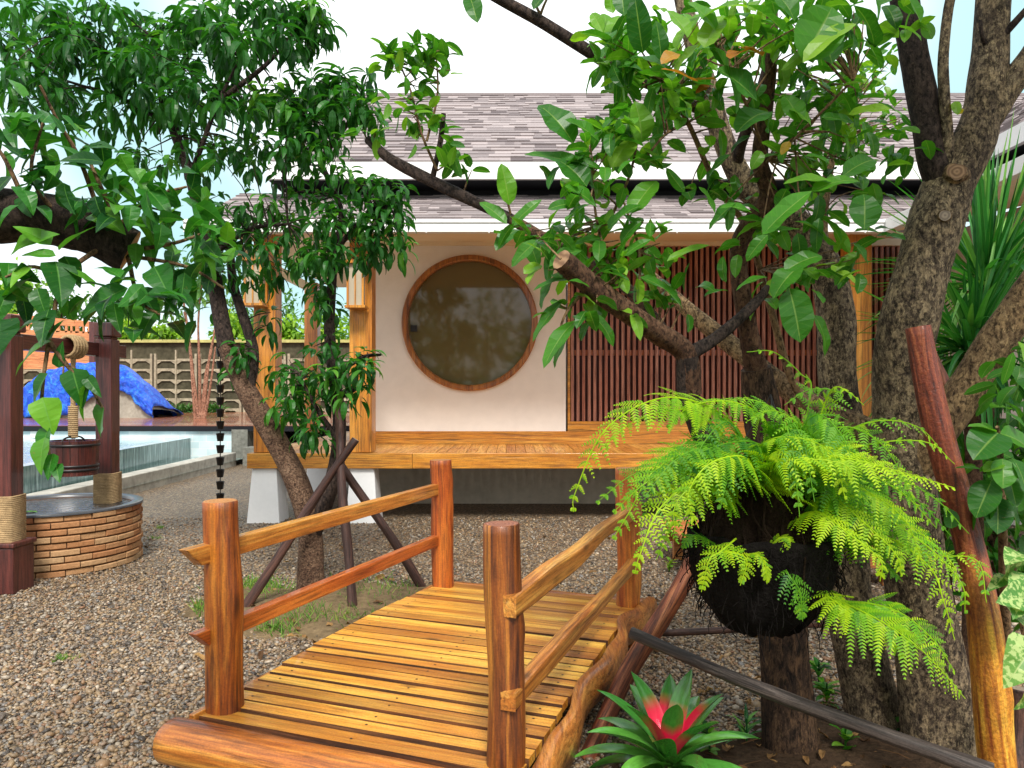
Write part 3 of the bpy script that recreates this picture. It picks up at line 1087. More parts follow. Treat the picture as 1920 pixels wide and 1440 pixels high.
def shingles(mb, e0, e1, r0, exposure=0.145, var_seed=1):
    """Courses of tabs on the plane from eave e0-e1 up to ridge start r0 (same direction as e0-e1)."""
    rr = np.random.default_rng(var_seed)
    e0, e1, r0 = np.array(e0, float), np.array(e1, float), np.array(r0, float)
    along = e1 - e0
    Ln = np.linalg.norm(along)
    along /= Ln
    upv = r0 - e0
    upv -= along * np.dot(upv, along)
    S = np.linalg.norm(upv)
    upv /= S
    nor = np.cross(along, upv)
    if nor[2] < 0:
        nor = -nor
    nrow = int(S / exposure)
    V, F, VA = [], [], []
    c = 0
    for r in range(nrow + 1):
        s0 = r * exposure
        s1 = min(s0 + exposure * 1.25, S)
        x = -rr.uniform(0, 0.3)
        tonerow = rr.normal(0, 0.06)
        while x < Ln:
            w = rr.uniform(0.10, 0.34)
            x0, x1 = max(x, 0), min(x + w, Ln)
            x += w
            if x1 - x0 < 0.01:
                continue
            th = 0.012 + 0.012 * (rr.uniform() < 0.5) + rr.uniform(0, 0.003)
            sd = s0 - (0.012 * rr.uniform())
            q = [(x0, sd, -0.005), (x1, sd, -0.005), (x0, sd, th), (x1, sd, th), (x0, s1, 0.004), (x1, s1, 0.004)]
            for (a, b, h) in q:
                V.append(e0 + along * a + upv * b + nor * h)
            F += [(c, c + 1, c + 3, c + 2), (c + 2, c + 3, c + 5, c + 4), (c, c + 2, c + 4), (c + 1, c + 5, c + 3)]
            VA += [np.clip(rr.uniform(0, 1) + tonerow, 0, 1)] * 6
            c += 6
    mb.add(np.array(V), F, np.array(VA))
    # underlay
    b = nor * 0.006
    mb.add(np.array([e0 - b, e1 - b, e1 + upv * S - b, e0 + upv * S - b]), np.array([[0, 1, 2, 3]]), 0.2)


LX0, EV = -3.75, 8.7
mb = MB()
shingles(mb, (LX0, EV, 3.57), (5.6, EV, 3.57), (LX0, 10.35, 4.33), var_seed=2)
shingles(mb, (4.4, 3.0, 3.57), (4.4, 10.2, 3.57), (6.0, 3.0, 4.32), var_seed=4)
mb.build('lower_roof', M_SHINGLE, house)
UX0 = -3.15
mb = MB()
shingles(mb, (UX0, 9.75, 4.60), (9.5, 9.75, 4.60), (UX0, 12.8, 6.68), var_seed=3)
shingles(mb, (5.72, 3.0, 4.60), (5.72, 11.5, 4.60), (8.7, 3.0, 6.66), var_seed=5)
up = mb.build('upper_roof', M_SHINGLE, house)
mb = MB()
addbox(mb, UX0, 9.0, 12.74, 12.92, 6.64, 6.70, 0.3)
mb.build('ridge_cap', M_SHINGLE, up)
mb = MB()   # closed back slope
mb.add(np.array([(UX0, 12.9, 6.66), (9, 12.9, 6.66), (9, 15.9, 4.6), (UX0, 15.9, 4.6)]), np.array([[0, 1, 2, 3]]), 0.4)
mb.build('back_slope', M_SHINGLE, up)
mb = MB()   # gable triangle
mb.add(np.array([(UX0 + 0.3, 9.95, 4.5), (UX0 + 0.3, 15.6, 4.5), (UX0 + 0.3, 12.8, 6.5)]), np.array([[0, 1, 2]]))
mb.build('gable', M_PLASTER, house)
mb = MB()
addbox(mb, UX0 - 0.02, 5.75, 9.70, 9.76, 4.355, 4.575)
addbox(mb, 5.66, 5.73, 3.0, 9.69, 4.355, 4.575)
addbox(mb, UX0 - 0.05, UX0 - 0.022, 9.76, 10.6, 4.36, 4.57)
mb.build('upper_fascia', M_TRIM, house)
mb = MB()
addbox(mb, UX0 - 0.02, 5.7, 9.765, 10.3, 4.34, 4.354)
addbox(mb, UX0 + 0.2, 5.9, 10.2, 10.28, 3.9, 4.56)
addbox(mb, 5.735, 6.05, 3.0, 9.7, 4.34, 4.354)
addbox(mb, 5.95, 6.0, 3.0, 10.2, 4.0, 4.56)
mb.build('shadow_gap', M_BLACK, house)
# gutter along lower eave
mb = MB()
addbox(mb, LX0 - 0.03, 4.42, EV - 0.12, EV - 0.02, 3.42, 3.56)
addbox(mb, LX0 - 0.03, 4.42, EV - 0.135, EV - 0.121, 3.525, 3.565)
addbox(mb, 4.28, 4.38, 3.0, EV - 0.14, 3.42, 3.56)
for q_ in range(12):
    xx = LX0 + 0.6 + q_ * 0.72
    addbox(mb, xx, xx + 0.012, EV - 0.127, EV - 0.1205, 3.405, 3.50)
bevel(mb.build('gutter', M_TRIM, house), 0.006)
mb = MB()
mb.add(np.array([(LX0, EV, 3.44), (5.0, EV, 3.44), (5.0, WALL_D - 0.02, 3.76), (LX0, WALL_D - 0.02, 3.76)]), np.array([[0, 1, 2, 3]]))
mb.add(np.array([(4.42, 3.0, 3.44), (4.42, EV - 0.01, 3.44), (6.1, EV - 0.01, 3.78), (6.1, 3.0, 3.78)]), np.array([[0, 1, 2, 3]]))
addbox(mb, wx0, 5.9, WALL_D - 0.05, WALL_D + 0.1, 3.70, 3.80)
addbox(mb, LX0, LX0 + 0.04, EV, 15.4, 3.44, 3.6)
mb.add(np.array([(LX0, WALL_D, 3.762), (wx0, WALL_D, 3.762), (wx0, 15.4, 3.762), (LX0, 15.4, 3.762)]), np.array([[0, 1, 2, 3]]))
mb.build('soffit', M_CREAM, house)


# lanterns on the posts
def lantern(px0, px1, py0, py1, d, label):
    a, b = P(px0, py0, d), P(px1, py1, d)
    w = b.x - a.x
    cx = (a.x + b.x) / 2
    t = thing('wall_lantern', label, 'lantern', (cx, d, b.z), 'lanterns on the verandah posts')
    mb = MB()
    h = w / 2
    for sx_ in (-1, 1):
        for sy_ in (-1, 1):
            addbox(mb, cx + sx_ * h - 0.012, cx + sx_ * h + 0.012, d + sy_ * h - 0.012, d + sy_ * h + 0.012, b.z, a.z)
    addbox(mb, cx - h - 0.03, cx + h + 0.03, d - h - 0.03, d + h + 0.03, b.z - 0.03, b.z - 0.001)
    addbox(mb, cx - h - 0.04, cx + h + 0.04, d - h - 0.04, d + h + 0.04, a.z + 0.001, a.z + 0.035)
    addbox(mb, cx - 0.008, cx + 0.008, d - h - 0.006, d - h + 0.006, b.z, a.z)
    addbox(mb, cx - 0.04, cx + 0.04, d + h + 0.013, DK + 0.091, a.z - 0.12, a.z - 0.04)
    mb.build('lantern_frame', W_HOUSE, t)
    mb = MB()
    addbox(mb, cx - h + 0.006, cx + h - 0.006, d - h + 0.008, d + h - 0.008, b.z, a.z)
    mb.build('lantern_shade', M_PAPER, t)


lantern(464, 494, 492, 570, 8.93, 'pale panelled wooden lantern on the verandah post nearest the pool')
lantern(655, 683, 496, 574, 8.93, 'wooden lantern on the verandah post beside the round window')

# rain chain
rc = P(413, 0, 8.62)
t = thing('rain_chain', 'string of dark metal cups hanging from the roof gutter', 'rain chain', (rc.x, 8.62, 0.05))
mb = MB()
tube(mb, [(rc.x, 8.62, 3.43), (rc.x, 8.62, 0.02)], 0.006, 6)
mb.build('chain', M_IRON, t)
zc = 0.18
cup_me = None
while zc < 3.3:
    if cup_me is None:
        mb = MB()
        pr = [(0.006, 0), (0.03, 0.0), (0.034, 0.004), (0.046, 0.088), (0.050, 0.09), (0.047, 0.092), (0.042, 0.086), (0.03, 0.01)]
        ns = 14
        an2 = np.linspace(0, 2 * np.pi, ns, endpoint=False)
        V = np.array([(r_ * math.cos(a_), r_ * math.sin(a_), z_) for (r_, z_) in pr for a_ in an2])
        F = np.array([[e * ns + k, e * ns + (k + 1) % ns, (e + 1) * ns + (k + 1) % ns, (e + 1) * ns + k] for e in range(len(pr) - 1) for k in range(ns)])
        mb.add(V, F)
        c0 = mb.build('cup', M_IRON, t, Matrix.Translation((rc.x, 8.62, zc)), smooth=True)
        cup_me = c0
    else:
        c1 = cup_me.copy()
        COL.objects.link(c1)
        c1.parent = t
        wmx = Matrix.Translation((rc.x, 8.62, zc))
        WM[c1] = wmx
        c1.matrix_basis = WM[t].inverted() @ wmx
    zc += 0.139

# ------------------------------------------------------------------ footbridge
br = thing('footbridge', 'orange varnished wooden footbridge with round log posts and two-bar handrails', 'footbridge', B(1.0, 0.6, 0.0))
u_ = -0.10
pk = 0
while u_ < 2.17:
    w_ = rng.uniform(0.072, 0.108)
    uc = u_ + w_ / 2
    z_ = 0.245 + arch(uc) - 0.016
    z_ += rng.uniform(-0.004, 0.004)
    p0, p1 = B(uc, -0.045 + rng.uniform(-0.004, 0.004), z_), B(uc + rng.uniform(-0.006, 0.006), 1.33 + rng.uniform(-0.004, 0.004), z_ + rng.uniform(-0.003, 0.003))
    bar('deck_plank', p0, p1, w_ - rng.uniform(0.007, 0.015), 0.034, W_PLANK, br, bev=0.0, edge=W_GAPSHADE, nails=[(rng.uniform(-.012, .012), z0n) for z0n in (0.09, 0.69, 1.29)])
    u_ += w_
    pk += 1
for (u_, v_, h_, r_, em, sd, wm_) in ((0.0, 0.0, 0.862, 0.074, E_BRIDGE, 1, W_POSTA), (2.09, 0.0, 0.86, 0.073, E_BRIDGE, 2, W_POSTB), (-0.02, 1.25, 0.845, 0.066, E_BRIDGERED, 3, W_POSTC), (2.06, 1.27, 0.85, 0.072, E_BRIDGE, 4, W_POSTB)):
    log('post', B(u_, v_, 0.02), B(u_ - 0.008, v_ - 0.012, 0.25 + h_), r_ * 1.05, r_ * 0.97, wm_, em, br, wob=0.05, bend=0.008, seed=sd, sides=40, rings=30, knob=5)
bar('rail', B(-0.20, -0.03, 0.905), B(2.10, -0.02, 0.915), 0.05, 0.078, W_RAIL, br, bev=0.006, var=0.12, point=0.085)
bar('rail', B(-0.15, -0.03, 0.565), B(2.10, -0.02, 0.575), 0.05, 0.07, W_RED, br, bev=0.006, var=0.33, point=0.08)
bar('rail', B(-0.085, 1.285, 0.83), B(2.14, 1.31, 0.845), 0.062, 0.078, W_RAIL, br, bev=0.010, wav=0.011, segs=24, var=0.4)
bar('rail', B(-0.10, 1.29, 0.495), B(2.16, 1.31, 0.525), 0.055, 0.07, W_RAIL, br, bev=0.010, wav=0.004, segs=24, var=0.18)
# wavy edge beam on the near side, straight beam on the far side
mb = MB()
n_ = 40
V = []
for i_ in range(n_ + 1):
    s_ = i_ / n_
    uu = -0.16 + s_ * 2.42
    vv = 1.345 + 0.018 * math.sin(s_ * 15) + 0.012 * math.sin(s_ * 31 + 1) + 0.02 * math.sin(s_ * 5)
    zt = 0.268 + arch(uu) + 0.008 * math.sin(s_ * 19)
    hh = 0.15 + 0.02 * math.sin(s_ * 9 + 1)
    tw = 0.058 + 0.010 * math.sin(s_ * 13 + 2)
    sec = [(0, 0), (tw * 0.25, 0.008), (tw * 0.75, 0.006), (tw, -0.012), (tw * 1.06, -hh * 0.5), (tw * 0.85, -hh), (0, -hh)]
    for (a_, b_) in sec:
        V.append(tuple(B(uu, vv + a_, zt + b_)))
q = 7
F = [(i * q + k, i * q + (k + 1) % q, (i + 1) * q + (k + 1) % q, (i + 1) * q + k) for i in range(n_) for k in range(q)]
mb.add(np.array(V), F + [list(range(q))[::-1], [n_ * q + k for k in range(q)]])
W_EDGE = wood('edge_beam_wood', (0.30, 0.09, 0.018), (0.52, 0.20, 0.04), (0.70, 0.34, 0.08), axis='Y', tone=0.1)
mb.build('edge_beam', W_EDGE, br, smooth=True)
bar('edge_beam', B(-0.12, -0.06, 0.20), B(2.2, -0.06, 0.20), 0.03, 0.13, W_RAIL, br, bev=0.005)
log('end_log', B(-0.19, -0.10, 0.185), B(-0.19, 1.40, 0.185), 0.088, 0.083, W_BRIDGE, E_BRIDGE, br, wob=0.05, seed=8, sides=40, rings=30, knob=7)
log('end_log', B(2.28, -0.05, 0.17), B(2.28, 1.40, 0.17), 0.075, 0.075, W_BRIDGE, E_BRIDGE, br, wob=0.05, seed=9, sides=24)
for v_ in (0.15, 1.1):
    bar('ground_sleeper', B(-0.17, v_, 0.065), B(2.26, v_, 0.065), 0.1, 0.13, W_STAKE, br, bev=0.005)

# ------------------------------------------------------------------ low wooden platform behind the trees
pf = thing('garden_platform', 'low orange slatted wooden platform behind the hanging fern', 'platform', (2.3, 6.5, 0))
mb = MB()
y_ = 5.98
while y_ < 7.15:
    addbox(mb, 1.45, 3.15, y_, y_ + 0.105, 0.30, 0.334, rng.uniform(0, 1))
    y_ += 0.116
bevel(mb.build('slatted_top', W_PLATFORM, pf), 0.004)
mb = MB()
addbox(mb, 1.46, 3.14, 5.985, 6.03, 0.16, 0.299)
mb.build('apron', W_PLATFORM, pf)
mb = MB()
addbox(mb, 1.46, 3.14, 7.08, 7.12, 0.16, 0.299)
mb.build('apron', W_PLATFORM, pf)
for sx_ in (1.52, 3.0):
    for sy_ in (6.04, 7.0):
        mb = MB()
        addbox(mb, sx_, sx_ + 0.08, sy_, sy_ + 0.08, 0.0, 0.298)
        mb.build('leg', W_PLATFORM, pf)

# ------------------------------------------------------------------ well
WC = Vector((-4.25, 6.92, 0))
WRD = 0.74
well = thing('brick_well', 'round orange brick well filled with dark water', 'well', WC)
mb = MB()
rows_, bh = 9, 0.0585
for r_ in range(rows_):
    nb = 21
    off = (r_ % 2) * 0.5 + rng.uniform(-0.08, 0.08)
    for k in range(nb):
        a0 = 2 * math.pi * (k + off + 0.022 + rng.uniform(-0.01, 0.01)) / nb
        a1 = 2 * math.pi * (k + off + 0.978 + rng.uniform(-0.01, 0.01)) / nb
        ro = WRD + rng.uniform(-0.012, 0.008)
        z0_, z1_ = r_ * bh + rng.uniform(0.005, 0.008), (r_ + 1) * bh - rng.uniform(0.004, 0.007)
        V = []
        for a_ in np.linspace(a0, a1, 5):
            for (rr_, zz_) in ((ro - 0.05, z0_), (ro - 0.006, z0_), (ro, z0_ + 0.006), (ro, z1_ - 0.006), (ro - 0.006, z1_), (ro - 0.05, z1_)):
                V.append((WC.x + rr_ * math.cos(a_), WC.y + rr_ * math.sin(a_), zz_))
        F = [(i * 6 + e, (i + 1) * 6 + e, (i + 1) * 6 + e + 1, i * 6 + e + 1) for i in range(4) for e in range(5)]
        F += [[5, 4, 3, 2, 1, 0], [24, 25, 26, 27, 28, 29]]
        mb.add(np.array(V), F, rng.beta(2, 2) * 0.75 + (0.2 if r_ < 6 else 0.0) + rng.uniform(0, 0.05))
mb.build('brick_ring', M_BRICK, well)
an3 = np.linspace(0, 2 * np.pi, 64, endpoint=False)


def ring_mesh(prof, c, ns=64):
    a3 = np.linspace(0, 2 * np.pi, ns, endpoint=False)
    V = np.array([(c.x + r_ * math.cos(a_), c.y + r_ * math.sin(a_), c.z + z_) for (r_, z_) in prof for a_ in a3])
    F = np.array([[e * ns + k, e * ns + (k + 1) % ns, (e + 1) * ns + (k + 1) % ns, (e + 1) * ns + k] for e in range(len(prof) - 1) for k in range(ns)])
    return V, F


mb = MB()
mb.add(*ring_mesh([(WRD - 0.02, 0), (WRD - 0.02, rows_ * bh - 0.01), (WRD - 0.09, rows_ * bh - 0.01), (WRD - 0.09, 0.0)], WC))
M_MORTARW = plain('well_mortar', (0.16, 0.085, 0.045), 0.95, 0.1, 30, 0.5)
mb.build('mortar_core', M_MORTARW, well, smooth=True)
mb = MB()
zt = rows_ * bh
mb.add(*ring_mesh([(WRD - 0.085, zt - 0.03), (WRD - 0.085, zt + 0.012), (WRD - 0.07, zt + 0.017), (WRD + 0.004, zt + 0.017), (WRD + 0.008, zt + 0.012), (WRD + 0.008, zt - 0.004)], WC))
M_RIM = plain('wet_stone_rim', (0.07, 0.075, 0.085), 0.3, 0.5, 20, 0.4)
mb.build('rim', M_RIM, well, smooth=True)
mb = MB()
mb.add(np.stack([WC.x + (WRD - 0.086) * np.cos(an3), WC.y + (WRD - 0.086) * np.sin(an3), np.full(64, zt - 0.012)], 1), [list(range(64))])
w_o = mb.build('water', M_WELLWATER, None, origin=(WC.x, WC.y, zt))
w_o['kind'] = 'structure'
# floating lettuce plant
wl = MB()
c_ = P(56, 953, 6.55)
n_ = 16
a_ = rng.uniform(0, 6.28, n_)
leaves(wl, np.tile([(c_.x, c_.y, zt - 0.008)], (n_, 1)), np.stack([np.cos(a_), np.sin(a_), np.full(n_, 0.35)], 1), np.tile([(0, 0, 1.0)], (n_, 1)), rng.uniform(0.04, 0.085, n_), 0.035, 0.7, 0.1, 'oval')
tag(wl.build('water_plant', F_NEAR, None, origin=(c_.x, c_.y, zt)), 'small green plant floating on the well water', 'water plant')

wfm = thing('well_hoist', 'dark maroon timber frame with rope-wrapped posts standing over the brick well', 'hoist', (-3.98, 6.5, 0))
pn, pf_ = Vector((P(14, 0, 5.9).x, 5.9, 0)), Vector((P(202, 0, 7.2).x, 7.2, 0))
for (c_, ztop, base) in ((pn, 2.18, 0.36), (pf_, 2.24, 0.0)):
    h_ = 0.078
    mb = MB()
    addbox(mb, c_.x - h_, c_.x + h_, c_.y - h_, c_.y + h_, base, ztop - 0.16)
    po = bevel(mb.build('post', W_MAROON, wfm), 0.008)
    mb = MB()
    hc = h_ + 0.014
    addbox(mb, c_.x - hc, c_.x + hc, c_.y - hc, c_.y + hc, ztop - 0.135, ztop)
    addbox(mb, c_.x - h_ * 0.85, c_.x + h_ * 0.85, c_.y - h_ * 0.85, c_.y + h_ * 0.85, ztop - 0.16, ztop - 0.134)
    bevel(mb.build('post_cap', W_MAROON, wfm), 0.01)
    # rope wrapping: stacked coils
    mb = MB()
    z0_, z1_ = (0.40, 0.75) if base > 0 else (0.50, 0.80)
    r_ = h_ + 0.008
    z_ = z0_
    while z_ < z1_:
        pts = [(c_.x - r_, c_.y - r_, z_), (c_.x, c_.y - r_ - 0.006, z_ + 0.001), (c_.x + r_, c_.y - r_, z_ + 0.002), (c_.x + r_ + 0.006, c_.y, z_ + 0.003), (c_.x + r_, c_.y + r_, z_ + 0.004), (c_.x, c_.y + r_ + 0.006, z_ + 0.006),
               (c_.x - r_, c_.y + r_, z_ + 0.007), (c_.x - r_ - 0.006, c_.y, z_ + 0.009), (c_.x - r_, c_.y - r_, z_ + 0.011)]
        tube(mb, pts, 0.008, 6)
        z_ += 0.0145
    mb.build('rope_wrap', M_ROPE, wfm, smooth=True)
mb = MB()
addbox(mb, pn.x - 0.13, pn.x + 0.13, pn.y - 0.13, pn.y + 0.13, 0.0, 0.36)
addbox(mb, pn.x - 0.145, pn.x + 0.145, pn.y - 0.145, pn.y + 0.145, 0.362, 0.40)
bevel(mb.build('post_base', W_MAROON, wfm), 0.01)
bm0, bm1 = Vector((pn.x - 0.02, 5.4, 1.975)), Vector((P(228, 0, 7.62).x, 7.62, 1.985))
bar('crossbeam', bm0, bm1, 0.10, 0.125, W_MAROON, wfm, bev=0.006)

bk = Vector((-3.95, 6.72, 0.83))
rope = MB()
for k_ in range(9):
    yy = bk.y - 0.09 + k_ * 0.0225
    an4 = np.linspace(0, 2 * np.pi, 13)
    tube(rope, np.stack([bk.x + (0.076 + 0.01 * (k_ % 2)) * np.cos(an4), np.full(13, yy) + 0.006 * np.sin(an4), 1.98 + (0.088 + 0.01 * (k_ % 2)) * np.sin(an4)], 1), 0.013, 6)
for ph_ in (0.0, 2.09, 4.19):
    ts = np.linspace(0, 1, 40)
    tube(rope, np.stack([bk.x + 0.014 * np.cos(ts * 60 + ph_), bk.y + 0.014 * np.sin(ts * 60 + ph_), 1.90 - ts * (1.90 - 1.16)], 1), 0.012, 6)
tube(rope, [(bk.x - 0.04, bk.y - 0.06, 1.9), (bk.x - 0.05, bk.y - 0.07, 1.72)], 0.008, 6)
for k_ in range(16):
    pts = [(bk.x + 0.034 * math.cos(a), bk.y + 0.034 * math.sin(a), 1.17 + k_ * 0.018) for a in np.linspace(0, 6.28, 9)]
    tube(rope, pts, 0.010, 6)
tag(rope.build('well_rope', M_ROPE, None, origin=(bk.x, bk.y, 1.2), smooth=True), 'pale twisted rope knotted round the maroon crossbeam', 'rope')
bt = thing('bucket', 'dark red wooden bucket hanging on a rope above the well', 'bucket', bk)
mb = MB()
ns = 22
for k in range(ns):
    a0, a1 = 2 * math.pi * (k + 0.02) / ns, 2 * math.pi * (k + 0.98) / ns
    V = []
    for a_ in (a0, a1):
        for (r_, z_) in ((0.175, 0.0), (0.198, 0.0), (0.212, 0.31), (0.19, 0.31)):
            V.append((bk.x + r_ * math.cos(a_), bk.y + r_ * math.sin(a_), bk.z + z_))
    mb.add(np.array(V), np.array([[1, 5, 6, 2], [2, 6, 7, 3], [4, 0, 3, 7], [0, 4, 5, 1], [0, 1, 2, 3], [7, 6, 5, 4]]), rng.uniform(0, 1))
mb.add(np.stack([bk.x + 0.178 * np.cos(an3), bk.y + 0.178 * np.sin(an3), np.full(64, bk.z + 0.02)], 1), [list(range(64))])
mb.build('staves', W_MAROON, bt)
for z_ in (0.05, 0.085, 0.27):
    mb = MB()
    rr_ = 0.198 + 0.0475 * z_ + 0.001
    mb.add(*ring_mesh([(rr_ - 0.002, z_ - 0.011), (rr_ + 0.004, z_ - 0.011), (rr_ + 0.005, z_ + 0.011), (rr_ - 0.002, z_ + 0.011)], bk))
    mb.build('hoop', M_IRON, bt, smooth=True)
mb = MB()
hp = spline([(bk.x, bk.y - 0.2, bk.z + 0.28), (bk.x, bk.y - 0.13, bk.z + 0.33), (bk.x, bk.y, bk.z + 0.345), (bk.x, bk.y + 0.13, bk.z + 0.33), (bk.x, bk.y + 0.2, bk.z + 0.28)], 16)
tube(mb, hp, 0.008, 6)
mb.build('handle', M_IRON, bt, smooth=True)

# ------------------------------------------------------------------ pool
pool = thing('swimming_pool', 'pale tiled raised pool with a dark overflow edge behind the well', 'pool', (-9.0, 14.0, 0))


def quad(mb, pts, uvs=None, mi=0, var=0.0):
    mb.add(np.array(pts, float), np.array([[0, 1, 2, 3]]), var, uvs, mi)


wa, wb = Vector((-7.32, 17.0, 0)), Vector((-6.05, 3.0, 0))      # weir line
xr_far = P(437, 0, 17.0).x
mb = MB()
quad(mb, [(-22, 17.0, 0.0), (xr_far, 17.0, 0.0), (xr_far, 17.0, 0.80), (-22, 17.0, 0.80)], [(0, 0), (22 + xr_far, 0), (22 + xr_far, 0.8), (0, 0.8)])
quad(mb, [(xr_far, 17.0, 0.0), (xr_far, 17.6, 0.0), (xr_far, 17.6, 0.80), (xr_far, 17.0, 0.80)])
mb.build('back_wall', M_TILE, pool)
mb = MB()
dv = (wb - wa)
Lw = dv.length
nv_ = Vector((-dv.y, dv.x, 0)).normalized()
if nv_.x > 0:
    nv_ = -nv_
f0, f1 = wa, wb
quad(mb, [(f0.x, f0.y - 0.004, 0.12), (f1.x, f1.y, 0.12), (f1.x, f1.y, 0.565), (f0.x, f0.y - 0.004, 0.565)], [(0, 0), (Lw, 0), (Lw, 0.45), (0, 0.45)])
b0, b1 = wa + nv_ * 0.2, wb + nv_ * 0.2
mb.build('weir_wall', M_WEIR, pool)
mb = MB()
quad(mb, [(f0.x, f0.y - 0.004, 0.566), (f1.x, f1.y, 0.566), (b1.x, b1.y, 0.566), (b0.x, b0.y - 0.004, 0.566)], [(0, 0), (Lw, 0), (Lw, 0.2), (0, 0.2)])
mb.build('weir_top', M_TILE, pool)
mb = MB()
quad(mb, [(-22, 16.99, 0.556), (b0.x + 0.01, 16.99, 0.556), (b1.x + 0.01, 3.0, 0.556), (-22, 3.0, 0.556)])
w_o = mb.build('pool_water', M_POOLWATER, None, origin=(-10, 12, 0.556))
w_o['kind'] = 'structure'
mb = MB()
c0, c1 = Vector((-6.02, 16.3, 0)), Vector((-5.72, 3.0, 0))
qz = 0.29
V = [(c0.x, c0.y, 0), (c1.x, c1.y, 0), (c1.x, c1.y, qz), (c0.x, c0.y, qz), (c0.x - 0.3, c0.y, 0), (c1.x - 0.3, c1.y, 0), (c1.x - 0.3, c1.y, qz), (c0.x - 0.3, c0.y, qz)]
mb.add(np.array(V), np.array([[0, 1, 2, 3], [3, 2, 6, 7], [5, 4, 7, 6], [4, 0, 3, 7], [1, 5, 6, 2]]))
bevel(mb.build('curb', M_CURB, pool), 0.012)
mb = MB()   # drain channels between the weir and the curb
for q_, (o0, h_) in enumerate(((0.32, 0.17), (0.5, 0.15), (0.68, 0.16))):
    a0, a1 = c0 - Vector((o0 + 0.15, 0, 0)), c1 - Vector((min(o0, 0.33), 0, 0))
    V = [(a0.x - 0.12, a0.y, 0.10), (a0.x, a0.y, 0.10), (a1.x, a1.y, 0.10), (a1.x - 0.05, a1.y, 0.10)]
    V += [(x, y, h_) for (x, y, _) in V]
    mb.add(np.array(V), np.array([[4, 5, 6, 7], [0, 3, 7, 4], [1, 5, 6, 2], [0, 4, 5, 1]]))
mb.build('overflow_channel', M_TILE, pool)
mb = MB()
quad(mb, [(f0.x, 17, 0.12), (c0.x, 17, 0.12), (c1.x, 3, 0.12), (f1.x, 3, 0.12)])
mb.build('channel_floor', M_WEIR, pool)
mb = MB()
addbox(mb, xr_far, P(467, 0, 17.0).x, 16.9, 17.5, 0, 0.76)
addbox(mb, P(455, 0, 16.2).x, P(470, 0, 16.2).x + 0.9, 16.2, 16.7, 0, 0.4)
mb.build('corner_block', M_GREYSTONE, pool)
mb = MB()
for k in range(3):
    cc = P(62, 850, 16.9)
mb.add(np.stack([P(62, 848, 16.95).x + 0.09 * np.cos(an3), np.full(64, 16.985), P(62, 848, 16.95).z * 0 + 0.66 + 0.09 * np.sin(an3)], 1), [list(range(64))])
mb.build('inlet_cover', M_TRIM, pool)

mb = MB()
y_ = 16.95
while y_ < 30:
    addbox(mb, -24, -1.6, y_, y_ + 0.145, 0.80, 0.845 + rng.uniform(0, 0.003), rng.uniform(0, 1))
    y_ += 0.15
pd = mb.build('pool_deck_floor', W_DECKRED)
pd['kind'] = 'structure'
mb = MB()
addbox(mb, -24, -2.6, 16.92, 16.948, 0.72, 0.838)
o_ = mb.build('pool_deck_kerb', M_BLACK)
o_['kind'] = 'structure'

# concrete mound and tarpaulin
TD = 22.5
mc = P(190, 780, TD)
mnd = MB()


def mound_h(x, y):
    return 0


cx0, cx1 = P(20, 0, TD).x, P(283, 0, TD).x
prof_z = [(0.0, 0.25), (0.06, 0.7), (0.2, 1.25), (0.42, 1.55), (0.62, 1.62), (0.78, 1.5), (0.9, 1.0), (1.0, 0.28)]


def topz(s):
    xs_, zs_ = zip(*prof_z)
    return np.interp(s, xs_, zs_)


ns, nd = 40, 14
V = []
for a in range(ns + 1):
    s = a / ns
    for b in range(nd + 1):
        q_ = b / nd
        V.append((cx0 + s * (cx1 - cx0), TD + 0.12 + q_ * 2.0, 0.845 + topz(s) * 0.93 * math.sin(math.pi * min(1, 0.5 + q_ * 0.5)) ** 0.6))
F = [(a * (nd + 1) + b, (a + 1) * (nd + 1) + b, (a + 1) * (nd + 1) + b + 1, a * (nd + 1) + b + 1) for a in range(ns) for b in range(nd)]
mnd.add(np.array(V), F)
fr = [(cx0 + s * (cx1 - cx0), TD + 0.12, 0.845 + topz(s) * 0.93) for s in np.linspace(0, 1, ns + 1)]
fb = [(x, y, 0.845) for (x, y, z) in fr]
mnd.add(np.array(fr + fb), [(a, a + 1, ns + 2 + a, ns + 1 + a)[::-1] for a in range(ns)])
tag(mnd.build('concrete_mound', M_CONC, None, origin=(mc.x, TD, 0.845)), 'rough beige concrete mound partly under the blue tarpaulin', 'mound')
tp = MB()
V = []
ns, nd = 70, 26
for a in range(ns + 1):
    s = a / ns
    px_ = 22 + s * 268
    lowf = np.interp(px_, [22, 132, 142, 180, 215, 250, 262, 290], [0.02, 0.04, 0.22, 0.36, 0.50, 0.52, 0.34, 0.02])   # height of hanging front edge
    for b in range(nd + 1):
        q_ = b / nd
        X_ = cx0 - 0.05 + s * (cx1 - cx0 + 0.12)
        T_ = topz(min(1, max(0, s))) + 0.05
        if q_ < 0.45:
            zz = T_ * lowf + (T_ - T_ * lowf) * (q_ / 0.45)
            yy = TD + 0.02 - 0.05 * math.sin(q_ * 7)
        else:
            f_ = (q_ - 0.45) / 0.55
            zz = T_ * math.sin(math.pi * (0.5 + 0.5 * f_)) ** 0.6 + 0.02
            yy = TD + 0.02 + f_ * 2.1
        wr = 0.03 * math.sin(a * 0.5 + b * 0.4) + 0.022 * math.sin(a * 1.3 - b * 0.9) + rng.normal(0, 0.006)
        V.append((X_, yy - abs(wr) * 1.6, 0.86 + zz + wr * 0.7))
F = [(a * (nd + 1) + b, (a + 1) * (nd + 1) + b, (a + 1) * (nd + 1) + b + 1, a * (nd + 1) + b + 1) for a in range(ns) for b in range(nd)]
tp.add(np.array(V), F)
o_ = tp.build('tarpaulin', M_TARP, None, origin=(mc.x, TD, 0.845), smooth=True)
